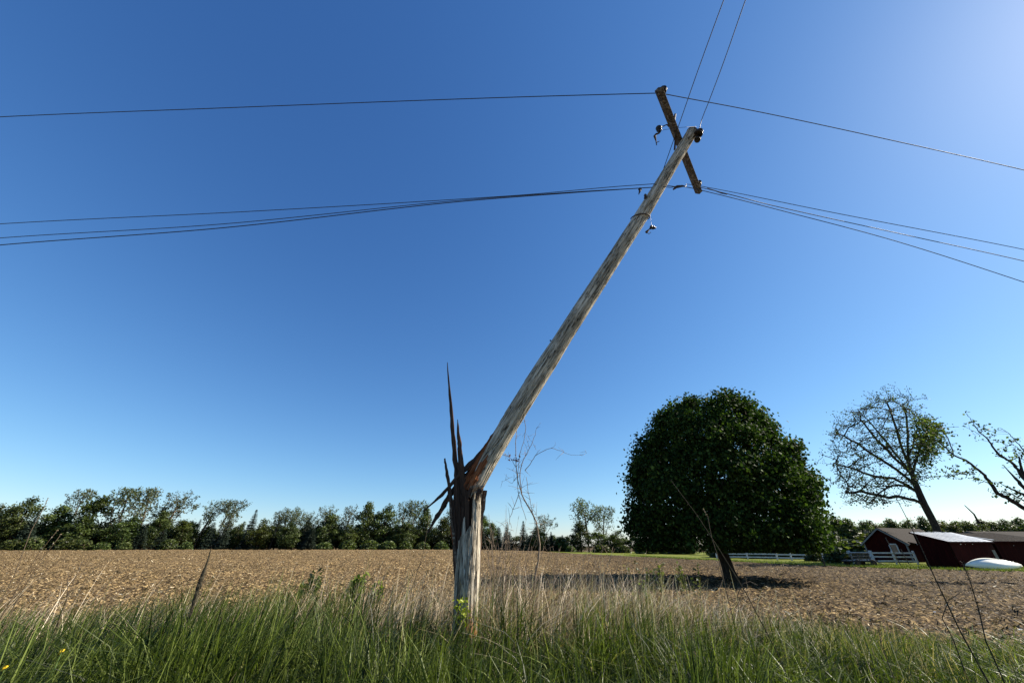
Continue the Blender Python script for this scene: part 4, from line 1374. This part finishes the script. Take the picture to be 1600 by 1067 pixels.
def lean_to(name, label, Bx, By, yaw, Lx, Dy, hb, hf, over=.18, roofm='metalroof'):
    """mono-pitch shed: front-left corner at (Bx, By), long side along yaw, back wall higher"""
    ux = Vector((math.cos(yaw), math.sin(yaw), 0)); uy = Vector((-math.sin(yaw), math.cos(yaw), 0))
    o = Vector((Bx, By, 0))
    e = empty(name, o); tag(e, label, 'shed')
    def Pt(a, b, z): return o + ux * a + uy * b + Vector((0, 0, z))
    slope = (hb - hf) / Dy
    w_ = MB()
    t = .06
    # walls as thick plates, butted
    w_.slab([Pt(0, 0, -.1), Pt(Lx, 0, -.1), Pt(Lx, 0, hf), Pt(0, 0, hf)], -t)
    w_.slab([Pt(0, Dy, -.1), Pt(0, Dy, hb), Pt(Lx, Dy, hb), Pt(Lx, Dy, -.1)], -t)
    w_.slab([Pt(.001, t + .002, -.1), Pt(.001, t + .002, hf + slope * t), Pt(.001, Dy - t, hb - slope * t), Pt(.001, Dy - t, -.1)], -t)
    w_.slab([Pt(Lx - .001, t + .002, -.1), Pt(Lx - .001, Dy - t, -.1), Pt(Lx - .001, Dy - t, hb - slope * t), Pt(Lx - .001, t + .002, hf + slope * t)], -t)
    # board battens
    for k in range(int(Lx / .3)):
        w_.box(Pt(.15 + k * .3, -.012, hf / 2 - .05), (.018, .01, hf / 2 - .03), (ux, uy, Vector((0, 0, 1))))
    w_.build('wall', M['redwood'], e)
    r_ = MB()
    zf, zb = hf + .03 - slope * over, hb + .03 + slope * over
    a, b, c, d = Pt(-over, -over, zf), Pt(Lx + over, -over, zf), Pt(Lx + over, Dy + over, zb), Pt(-over, Dy + over, zb)
    r_.slab([d, c, b, a], -.035) if ((c - d).cross(b - c)).z < 0 else r_.slab([a, b, c, d], .035)
    for k in range(int((Lx + 2 * over) / .6)):
        q = .3 + k * .6 - over
        r_.bar(Pt(q, -over, zf + .05), Pt(q, Dy + over, zb + .05), .03, .025)
    r_.build('roof', M[roofm], e)
    f_ = MB()
    f_.bar(Pt(-over, -over - .013, zf - .05), Pt(Lx + over, -over - .013, zf - .05), .022, .13)
    f_.bar(Pt(-over - .013, -over, zf - .05), Pt(-over - .013, Dy + over, zb - .05), .022, .13)
    f_.build('fascia', M['redwood'], e)
    return e, Pt


sh, Pt = lean_to('shed', 'long low dark red shed with a pale metal roof sloping toward the field', 35.75, 34.5, R(10), 4.35, 2.25, 2.58, 1.92)
for a, b in ((.7, 1.15), (1.35, 1.6), (2.0, 2.35)):
    MB().box(Pt((a + b) / 2, -.03, 1.72), ((b - a) / 2, .012, .022), None).build('trim_strip', M['white'], sh)
dr = MB().box(Pt(4.05, -.05, .85), (.20, .02, .45)).build('access_panel', M['gravel'], sh)
sh2, P2t = lean_to('shed', 'second red lean-to shed whose bright roof edge shows beside the metal-roofed one', 41.6, 36.4, R(4), 6.0, 3.9, 2.62, 1.95, over=.2, roofm='shingle')
MB().bar(P2t(-.12, -.22, 2.045), P2t(-.12, 4.12, 2.79), .26, .03).build('roof_flashing', M['metalroof'], sh2)
dfr = MB()
dfr.box(P2t(1.2, -.03, .9), (.03, .015, .7)).box(P2t(1.75, -.03, .9), (.03, .015, .7)).box(P2t(1.475, -.03, 1.62), (.24, .015, .03))
dfr.build('door_frame', M['white'], sh2)


def gable(name, label, apex, rdir, length, half, hr, he, wallm, roofm, window=True, cat='barn'):
    o = Vector((apex[0], apex[1], 0))
    e = empty(name, o); tag(e, label, cat)
    r = Vector((math.cos(rdir), math.sin(rdir), 0)); c = Vector((-r.y, r.x, 0))
    def P(a, b, z): return o + r * a + c * b + Vector((0, 0, z))
    w_ = MB(); t = .08
    for a, sgn in ((0, 1), (length, -1)):
        w_.slab([P(a, half, -.1), P(a, half, he), P(a, 0, hr), P(a, -half, he), P(a, -half, -.1)][:: sgn], -t)
    for sg in (1, -1):
        q = [P(t + .002, sg * half, -.1), P(length - t - .002, sg * half, -.1), P(length - t - .002, sg * half, he), P(t + .002, sg * half, he)]
        w_.slab(q if sg < 0 else q[::-1], t)
    w_.build('wall', M[wallm], e)
    rf = MB(); ov = .25; sl = (hr - he) / half
    for sg in (1, -1):
        q = [P(-ov, 0, hr + .06), P(length + ov, 0, hr + .06), P(length + ov, sg * (half + ov), he + .06 - sl * ov), P(-ov, sg * (half + ov), he + .06 - sl * ov)]
        rf.slab(q if sg < 0 else q[::-1], .06)
    rf.build('roof', M[roofm], e)
    tr_ = MB()
    for sg in (1, -1):
        tr_.bar(P(-ov - .02, sg * .01, hr - .02), P(-ov - .02, sg * (half + ov), he - .02 - sl * ov), .04, .14)
        tr_.box(P(-.03, sg * (half - .06), he / 2), (.02, .07, he / 2), (r, c, Vector((0, 0, 1))))
    tr_.build('white_trim', M['graytrim'], e)
    if window:
        fr = MB(); wy, wz, hw, hh = -.75, 1.35, .33, .42
        for dy_, dz_, a, b in ((0, hh, hw, .05), (0, -hh, hw, .05), (hw, 0, .05, hh - .052), (-hw, 0, .05, hh - .052)):
            fr.box(P(-.05, wy + dy_, wz + dz_), (.03, a if dz_ else a, b), (r, c, Vector((0, 0, 1))))
        f = fr.build('window', M['white'], e)
        pn = MB().box(P(-.03, wy, wz), (.012, hw - .051, hh - .051), (r, c, Vector((0, 0, 1)))).build('pane', M['glass'], f, off=o)
    return e, P


bn, Pb = gable('barn', 'small dark red gabled barn with white corner trim behind the white fence', (42.4, 48), R(25), 9.5, 2.0, 3.35, 1.85, 'redwood', 'shingle')
MB().bar(Pb(.3, -2.75, 1.75), Pb(2.6, -2.75, 1.72), .05, .10).build('lean_to_edge', M['white'], bn)
MB().slab([Pb(.3, -2.02, 1.95), Pb(.3, -2.72, 1.78), Pb(4.5, -2.72, 1.78), Pb(4.5, -2.02, 1.95)][::-1], .05).build('lean_to_roof', M['shingle'], bn)
bh, Ph = gable('farmhouse', 'low building with a long brown roof at the far right behind the sheds', (50.5, 46), R(8), 16, 3.2, 2.9, 2.0, 'redwood', 'shingle', window=False, cat='building')
bw, Pw = gable('outbuilding', 'distant low outbuilding with a white roof glimpsed left of the gabled barn', (43.2, 61), R(12), 4.5, 2.0, 2.35, 1.75, 'redwood', 'metalroof', window=False, cat='building')

# upturned boat
bc = at(1553, 886, 33.2); bc.z = 0
boat = empty('rowing_boat', bc); tag(boat, 'white upturned boat lying bottom up on the grass beside the red shed', 'boat')
L_, Bm, Hh = 1.72, .62, .50
uu = np.linspace(-1, 1, 33); vv = np.linspace(-1, 1, 17)
yaw = R(-16); tilt_ = R(-24)
Vv = []
for u in uu:
    wid = Bm * (1 - abs(u) ** 1.9) + .012; hgt = Hh * (1 - .80 * abs(u + .15 * (1 - abs(u))) ** 2.0)
    for v in vv:
        a = v * math.pi / 2
        x_, y_, z_ = u * L_, wid * math.sin(a), hgt * (abs(math.cos(a)) ** .7)
        z_ += .03 * (abs(v) < .03)
        y2 = y_ * math.cos(tilt_) + z_ * math.sin(tilt_); z2 = -y_ * math.sin(tilt_) + z_ * math.cos(tilt_)
        Vv.append((bc.x + x_ * math.cos(yaw) - y2 * math.sin(yaw), bc.y + x_ * math.sin(yaw) + y2 * math.cos(yaw), z2 + .24))
Vv = np.array(Vv)
F_ = np.array([(i * 17 + j, (i + 1) * 17 + j, (i + 1) * 17 + j + 1, i * 17 + j + 1) for i in range(32) for j in range(16)])
hull = mesh_np('hull', Vv, F_, M['boat'], boat, smooth=True)
so = hull.modifiers.new('s', 'SOLIDIFY'); so.thickness = .03
gw = MB()
for j in (0, 16):
    gw.tube([Vector(Vv[i * 17 + j]) for i in range(33)], .022, 6)
gw.build('gunwale', M['darkmetal'], boat, smooth=True)
kl = MB().tube([Vector(Vv[i * 17 + 8]) + Vector((0, 0, .01)) for i in range(3, 30)], .016, 6).build('keel', M['boat'], boat, smooth=True)


# ------------------------------------------------------------------ fences
def fence(label, pts, h, rails, post_r=.06, rail_h=.13, step=None, mid=()):
    e = empty('rail_fence', (pts[0][0], pts[0][1], 0)); tag(e, label, 'fence')
    for (x, y_) in pts:
        MB().box((x, y_, float(H(x, y_)) + h / 2), (post_r, post_r, h / 2 + .08)).build('post', M['white'], e)
    m = MB()
    for i in range(len(pts) - 1):
        a, b = pts[i], pts[i + 1]
        d = Vector((b[0] - a[0], b[1] - a[1], 0)).normalized(); nrm = Vector((d.y, -d.x, 0))
        for z in rails:
            m.bar(Vector((a[0], a[1], float(H(a[0], a[1])) + z + random.uniform(-.02, .02))) + nrm * (post_r + .016) + d * .01, Vector((b[0], b[1], float(H(b[0], b[1])) + z + random.uniform(-.02, .02))) + nrm * (post_r + .016) - d * .01, .03, rail_h)
    m.build('rail', M['white'], e)
    return e


def gp(px, Y): return (at(px, 870, Y).x, Y)


fence('white three-rail fence in front of the gabled barn', [gp(1364, 41), gp(1397, 40.6), gp(1430, 40.2)], 1.12, (.35, .68, 1.0))
fence('short white fence section beside the cart, left of the barn fence', [gp(1330, 43), gp(1362, 42.5)], 1.12, (.42, .72, 1.02))
fence('gray-white fence running behind the bushes left of the cart', [gp(1286, 47), gp(1306, 46), gp(1327, 45)], 1.05, (.35, .65, .95), .05, .09)
fence('long low white fence across the lawn beneath the big round tree', [gp(1120, 60), gp(1168, 57.5), gp(1214, 55), gp(1236, 53), gp(1262, 51), gp(1287, 49.5)], 1.1, (.3, .65, 1.0), .07, .14)
# dark post at the field corner
pp = at(1290, 886, 37.5)
tag(MB().tube([(pp.x, pp.y, -.1), (pp.x - .03, pp.y, .8), (pp.x - .02, pp.y, 1.25)], [.05, .045, .03], 6, .1).build('wood_post', M['bark']), 'dark wooden post standing alone where the lawn meets the field', 'post')
# cart
cc0 = at(1346, 884, 39.0); cart = empty('farm_cart', (cc0.x, 39.0, 0)); tag(cart, 'dark low cart with a slatted side parked before the white fence', 'cart')
def cP(a, b, z): return Vector((cc0.x + a, 39.0 + b, z))
MB().box(cP(0, 0, .42), (1.2, .55, .05)).build('bed', M['darkmetal'], cart)
sd_ = MB()
for z in (.6, .8, 1.0): sd_.box(cP(-.2, -.5, z), (.85, .02, .05))
for a in (-1.0, -.35, .35, .62): sd_.box(cP(a, -.46, .75), (.035, .02, .31))
sd_.build('side_rack', M['armwood'], cart)
for a in (-.7, .7):
    for b in (-.62, .62):
        m = MB().lathe([(.02, -.05), (.24, -.05), (.27, -.02), (.27, .02), (.24, .05), (.02, .05)], cP(a, b, .27), (0, 1, 0), 18)
        wl = m.build('wheel', M['rubber'], cart)
        MB().lathe([(.01, -.06), (.12, -.06), (.12, .06), (.01, .06)], cP(a, b, .27), (0, 1, 0), 12).build('rim', M['steel'], wl, off=Vector((cc0.x, 39.0, 0)))
MB().tube([cP(1.2, 0, .4), cP(1.8, -.2, .2), cP(2.1, -.3, .05)], .03, 6).build('drawbar', M['steel'], cart)
# leaning poles by the barn
for px_, tpx, zz, lb in ((1398, 1388, 2.3, 'gray pole leaning against the right part of the barn fence'), (1412, 1404, 1.35, 'shorter dark plank leaning on the barn fence')):
    q = at(px_ + 10, 884, 39.6); t_ = at(tpx, 850, 40.0)
    tag(MB().tube([(q.x, 39.6, 0), (t_.x, 40.0, zz)], .035, 6).build('leaning_pole', M['graybark']), lb, 'pole')
# shrubs on the lawn
for (px_, Yb, hb_, wb_, mk, lb) in ((1306, 44, 1.5, 1.2, 2, 'gray green bush growing at the left end of the cart'), (1340, 55, 2.4, 3.2, 0, 'dark thicket behind the white fence, left of the barn'),
                                    (1272, 50, 1.2, 1.0, 2, 'small light bush by the long low fence'), (1215, 62, 2.6, 4.5, 0, 'wide dark hedge clump behind the long low fence'), (1300, 60, 3.2, 3.6, 0, 'tall dark thicket right of the big round tree'),
                                    (1160, 66, 2.6, 4.5, 0, 'dark hedge clump just right of the big tree trunk'), (1376, 58, 3.4, 3.0, 0, 'dark bushy growth directly behind the barn roof'), (1440, 57, 3.6, 3.2, 2, 'green growth behind the barn at the foot of the leaning tree'),
                                    (1060, 92, 1.3, 3.2, 2, 'low bright green brush on the far strip under the big tree'), (1020, 95, 1.5, 3.4, 2, 'low bright green brush left of the big tree'), (985, 40, .01, .01, 2, '')):
    if not lb: continue
    c_ = copy_tree(PR['B'][mk]); q = at(px_, 868, Yb)
    c_.name = 'bush'; c_.location = (q.x, Yb, float(H(q.x, Yb)) - .05); c_.scale = (wb_ / 5.3, wb_ / 5.3, hb_ / 10); c_.rotation_euler = (0, 0, px_ * .7)
    if 'group' in c_: del c_['group']
    tag(c_, lb, 'bush')

# ------------------------------------------------------------------ bare sapling beside the pole
SY = 7.4
sp0 = at(836, 960, SY)
sap = empty('bare_sapling', (sp0.x, SY, float(H(sp0.x, SY)))); tag(sap, 'thin leafless sapling with tangled twigs right of the broken pole', 'sapling')
sm = MB()
random.seed(31)


def tw(pix, r0, r1, Y0=SY, dY=0, side=0):
    n_ = len(pix); P = [at(a, b, Y0 + dY * i / (n_ - 1)) for i, (a, b) in enumerate(pix)]
    Q = []
    for i in range(n_ - 1):
        for k in range(3): Q.append(P[i].lerp(P[i + 1], k / 3) + Vector((random.uniform(-1, 1), random.uniform(-1, 1), random.uniform(-1, 1))) * .006)
    Q.append(P[-1]); RR = [r0 + (r1 - r0) * i / (len(Q) - 1) for i in range(len(Q))]
    sm.tube(Q, RR, 5, .1)
    for _ in range(side):
        p = random.choice(Q); d = Vector((random.gauss(0, 1), random.gauss(0, .6), random.gauss(.3, .8))).normalized()
        l = random.uniform(.06, .28); q = p + d * l; sm.tube([p, p + d * l * .5 + Vector((0, 0, .01)), q], [.0035, .0025, .0015], 4)
        if random.random() < .5: sm.tube([p + d * l * .5, p + d * l * .5 + Vector((random.gauss(0, .08), random.gauss(0, .05), random.uniform(0, .1)))], [.0025, .001], 4)


tw([(834, 965), (833, 930), (836, 900), (841, 878), (843, 850), (838, 815), (826, 792), (815, 772), (809, 750), (806, 720), (806, 690), (807, 670), (804, 655)], .022, .003, side=26)
tw([(815, 772), (812, 745), (815, 725), (825, 705), (832, 690), (836, 680), (838, 670), (845, 660)], .009, .002, side=9)
tw([(820, 735), (828, 725), (836, 712), (852, 703), (862, 700), (876, 704), (892, 711), (905, 711), (916, 708)], .007, .0015, side=7)
tw([(862, 700), (868, 695), (867, 690)], .003, .001)
tw([(838, 703), (832, 692), (826, 684)], .003, .001, side=2)
tw([(806, 730), (800, 718), (793, 711), (788, 707)], .005, .0015, side=6)
tw([(807, 745), (800, 755), (790, 750), (783, 752)], .004, .0012, side=5)
tw([(818, 650), (822, 668), (818, 690), (812, 712), (810, 730), (808, 760), (815, 790), (822, 812)], .006, .004, side=6)
tw([(812, 768), (804, 790), (797, 808), (792, 835), (793, 870)], .006, .003, side=8)
tw([(822, 745), (826, 770), (832, 800), (838, 830), (840, 850)], .005, .004, side=10)
tw([(826, 790), (836, 800), (842, 812), (850, 822)], .004, .0015, side=6)
sm.build('stem', M['deadtwig'], sap, smooth=True)
# clump of dry leaves caught in it
V, F, rr = leaves(np.array([tuple(at(806 + random.gauss(0, 5), 716 + random.gauss(0, 6), SY)) for _ in range(26)]), .05, seed=3)
mesh_np('dead_leaves', V, F, M['rawwood'], sap, rnd=rr)

# dead brush at its left
db = at(775, 950, 7.6)
brush = empty('dead_brush', (db.x, 7.6, float(H(db.x, 7.6)))); tag(brush, 'fan of gray leafless brush stems between the broken pole and the sapling', 'brush')
sm = MB(); random.seed(8)
for k in range(46):
    a = random.uniform(-1, 1); top = random.uniform(780, 880) + abs(a) * 20; bx = 778 + random.gauss(0, 12)
    tw([(bx, 945), (bx + a * 14, (945 + top) / 2 + 10), (bx + a * 38 + random.gauss(0, 6), top)], .006, .0015, 7.6 + random.uniform(-.4, .4), 0, side=3)
for k in range(150):
    a = random.uniform(-1, 1); bx = 850 + random.gauss(0, 75); top = random.uniform(852, 915)
    tw([(bx, 960), (bx + a * 10, (960 + top) / 2 + 5), (bx + a * 34 + 8, top)], .005, .0015, 7.5 + random.uniform(-.6, .6), 0, side=1)
sm.build('stem', M['deadtwig'], brush, smooth=True)


# ------------------------------------------------------------------ individual weeds and stalks
def stalk(name, label, pix, r0, r1, Y0, material, head=0, cat='weed stalk', hr=2.0, dY=0):
    P = [at(a, b, Y0 + dY * i / (len(pix) - 1)) for i, (a, b) in enumerate(pix)]
    foot = P[0].copy(); foot.z = float(H(foot.x, foot.y)) - .02
    foot.x += (P[0].x - P[1].x) * .5
    P = [foot] + P
    e = empty(name, foot); tag(e, label, cat)
    Q = []
    for i in range(len(P) - 1):
        for k in range(3): Q.append(P[i].lerp(P[i + 1], k / 3))
    Q.append(P[-1]); RR = [r0 + (r1 - r0) * i / (len(Q) - 1) for i in range(len(Q))]
    MB().tube(Q, RR, 6, .06).build('stalk', material, e, smooth=True)
    if head:
        pts_ = []; nn2 = max(2, int(len(Q) * head))
        for i in range(len(Q) - nn2, len(Q)):
            for _ in range(9): pts_.append(tuple(Q[i] + Vector((random.gauss(0, 1), random.gauss(0, 1), random.gauss(0, 1))) * r0 * hr * .55))
        V, F, rr = leaves(np.array(pts_), r0 * 2.6, seed=len(pts_), up=.1)
        mesh_np('seed_head', V, F, material if material.name.startswith('dark') else M['strawblade'], e, rnd=rr)
    return e


dkp = [at(a, b, 4.3) for a, b in [(270, 1055), (283, 1010), (297, 960), (305, 935), (312, 912), (318, 895), (325, 875), (331, 851)]]
dkp.insert(0, Vector((dkp[0].x - .05, 4.3, float(H(dkp[0].x, 4.3)) - .02)))
dk = empty('weed_stalk', dkp[0]); tag(dk, 'thick dark dead stalk sticking up from the grass left of centre', 'weed stalk')
Qd = []; Rd = []
for i_ in range(len(dkp) - 1):
    for k_ in range(6):
        f_ = (i_ + k_ / 6) / (len(dkp) - 1)
        Qd.append(dkp[i_].lerp(dkp[i_ + 1], k_ / 6) + Vector((random.uniform(-1, 1), 0, 0)) * .002)
        Rd.append(float(np.interp(f_, [0, .3, .5, .62, .75, .88, 1], [.007, .008, .017, .02, .016, .008, .002])) * random.uniform(.82, 1.15))
MB().tube(Qd, Rd, 7, .15).build('stalk', M['darkstalk'], dk)
stalk('grass_stem', 'long straw stem with a pale head crossing the big tree crown', [(1215, 1020), (1165, 925), (1125, 860), (1090, 806), (1048, 750)], .005, .003, 4.4, M['darkstalk'], .25, 'grass stem')
stalk('grass_stem', 'short hooked pale stem in front of the big tree trunk area', [(1122, 870), (1112, 840), (1106, 808), (1099, 795)], .004, .003, 5.0, M['strawblade'], .3, 'grass stem')
stalk('weed_stalk', 'tall dark stalk crossing the fence and running up beside the red shed', [(1545, 1067), (1500, 985), (1462, 905), (1437, 850), (1412, 800), (1395, 768)], .008, .002, 4.0, M['darkstalk'], 0)
stalk('weed_stalk', 'dark stalk with a feathery head below the red shed', [(1540, 1000), (1530, 955), (1515, 905), (1504, 880)], .006, .004, 4.4, M['darkstalk'], .6, hr=3)
stalk('weed_stalk', 'dark forked stalk in the grass at the lower right', [(1508, 1050), (1490, 1000), (1472, 965), (1482, 938), (1505, 922)], .006, .002, 4.3, M['darkstalk'], 0)
stalk('grass_stem', 'straight pale stem in the right foreground grass below the field', [(1400, 1067), (1378, 1010), (1371, 975)], .005, .002, 4.2, M['strawblade'], 0, 'grass stem')
stalk('grass_stem', 'arching pale stem looping over before the tree shadow', [(1155, 960), (1152, 930), (1160, 912), (1172, 908), (1184, 914)], .005, .002, 5.6, M['strawblade'], 0, 'grass stem')
for i, (p, lb) in enumerate([([(5, 985), (30, 930), (60, 880), (95, 835)], 'tallest pale stem at the far left, leaning right across the tree line'), ([(-10, 960), (22, 900), (48, 830), (70, 790), (75, 778)], 'thin gray stem at the left edge reaching above the trees'),
                              ([(10, 950), (35, 905), (62, 862), (90, 828)], 'pale stem with bent tip close to the left edge'), ([(85, 985), (100, 945), (116, 905), (128, 878)], 'pale upright stem in the straw tuft at lower left'),
                              ([(88, 985), (104, 940), (107, 895)], 'short pale stem at the left of the straw tuft'), ([(130, 1000), (180, 965), (232, 938)], 'pale stem lying low over the grass at lower left'),
                              ([(636, 960), (645, 915), (660, 870), (672, 800)], 'straight pale stem just left of the broken pole'), ([(610, 950), (632, 915), (655, 885), (668, 862)], 'pale stem with tiny head leaning toward the broken pole')]):
    stalk('grass_stem', lb, p, .0045, .0025, 5.0 if i < 6 else 5.6, M['strawblade'], .2, 'grass stem', hr=1.4)


def weed(label, px, py_top, Y, spread, hgt, n_st, lf, mk='weedleaf', seed=0):
    g = np.random.default_rng(seed)
    c = at(px, py_top, Y); gz = float(H(c.x, Y))
    e = empty('leafy_weed', (c.x, Y, gz)); tag(e, label, 'weed')
    hgt = c.z - gz
    m = MB(); LP = []
    for k in range(n_st):
        a = g.random() * 6.28; r = spread * g.random() ** .5; h_ = hgt * g.uniform(.7, 1)
        p1 = Vector((c.x + math.cos(a) * r * .3, Y + math.sin(a) * r * .3, gz)); p2 = Vector((c.x + math.cos(a) * r, Y + math.sin(a) * r, gz + h_))
        m.tube([p1, p1.lerp(p2, .5) + Vector((0, 0, .03)), p2], [.005, .004, .002], 5)
        for f in np.linspace(.72, 1, 5):
            for _ in range(3): LP.append(tuple(p1.lerp(p2, float(f)) + Vector(tuple(g.normal(size=3) * .025))))
    m.build('stem', M['green_stem'], e)
    V, F, rr = leaves(np.array(LP), lf, seed=seed, up=.2, asp=.5, hang=.5)
    mesh_np('foliage', V, F, M[mk], e, rnd=rr)


weed('light green broad-leaved weed, middle one of three near the field edge', 562, 897, 7.6, .16, .7, 9, .11, seed=1)
weed('darker broad-leaved weed at the left of three near the field edge', 486, 892, 7.9, .2, .7, 9, .10, 'leaf_light', seed=2)
weed('small light green weed at the right of three near the field edge', 592, 906, 7.6, .1, .6, 6, .09, seed=3)
weed('vivid yellow-green weed right at the foot of the broken pole', 722, 936, 5.72, .09, .5, 6, .05, 'leaf_yellow', seed=4)
weed('yellow-green weed among dead stems right of the sapling', 1000, 905, 7.5, .14, .6, 6, .07, seed=5)
weed('small weed with yellowing leaves left of the big tree shadow', 958, 915, 7.2, .10, .6, 5, .05, seed=6)
weed('sprawling weed in front of the big tree shadow', 1010, 872, 9.0, .45, .6, 12, .08, 'leaf_light', seed=7)
weed('bushy green weed silhouetted against the field left of the big trunk', 1075, 880, 9.6, .35, .6, 10, .08, 'leaf_light', seed=8)
for (px, py, lb) in ((97, 1017, 'yellow dandelion in the lower left grass, the farther one'), (8, 1043, 'yellow dandelion at the bottom left edge')):
    c = at(px, py, 3.7); gz = float(H(c.x, 3.7))
    e = empty('dandelion', (c.x, 3.7, gz)); tag(e, lb, 'flower')
    MB().tube([(c.x, 3.7, gz), (c.x + .01, 3.7, (gz + c.z) / 2), tuple(c)], .004, 5).build('stem', M['green_stem'], e)
    fl = MB().lathe([(.003, -.006), (.012, 0), (.016, .005), (.01, .009), (.002, .01)], c, (0, -.5, .8), 12)
    for k in range(22):
        a = k * .2856; fl.quad(c, c + Vector((math.cos(a) * .014, -.008, math.sin(a) * .02)), c + Vector((math.cos(a + .2) * .014, -.008, math.sin(a + .2) * .02)))
    fl.build('petals', M['yellow'], e)
# pale litter where grass meets field at right
for (px, py, a, l, lb) in ((1384, 1001, 0, .17, 'white strip of litter lying flat at the grass edge, left piece'), (1403, 1000, .1, .07, 'short white strip just right of the longer one'), (1594, 983, .4, .09, 'white scrap on the soil at the right frame edge'), (1461, 957, .7, .05, 'small white scrap on the bare soil below the red shed')):
    r = ray(px, py); t_ = (1.6 - .06) / -r.z; c = EYE + r * t_; c.z = float(HH(c.x, c.y)) + .05
    d = Vector((math.cos(a), math.sin(a), 0))
    m = MB()
    for k in range(4):
        p0 = c + d * l * (k / 2 - 1); p1 = c + d * l * ((k + 1) / 2 - 1)
        m.bar(p0 + Vector((0, 0, .012 * (k % 2))), p1 + Vector((0, 0, .012 * ((k + 1) % 2))), .045, .004)
    tag(m.build('litter_strip', M['white']), lb, 'litter')
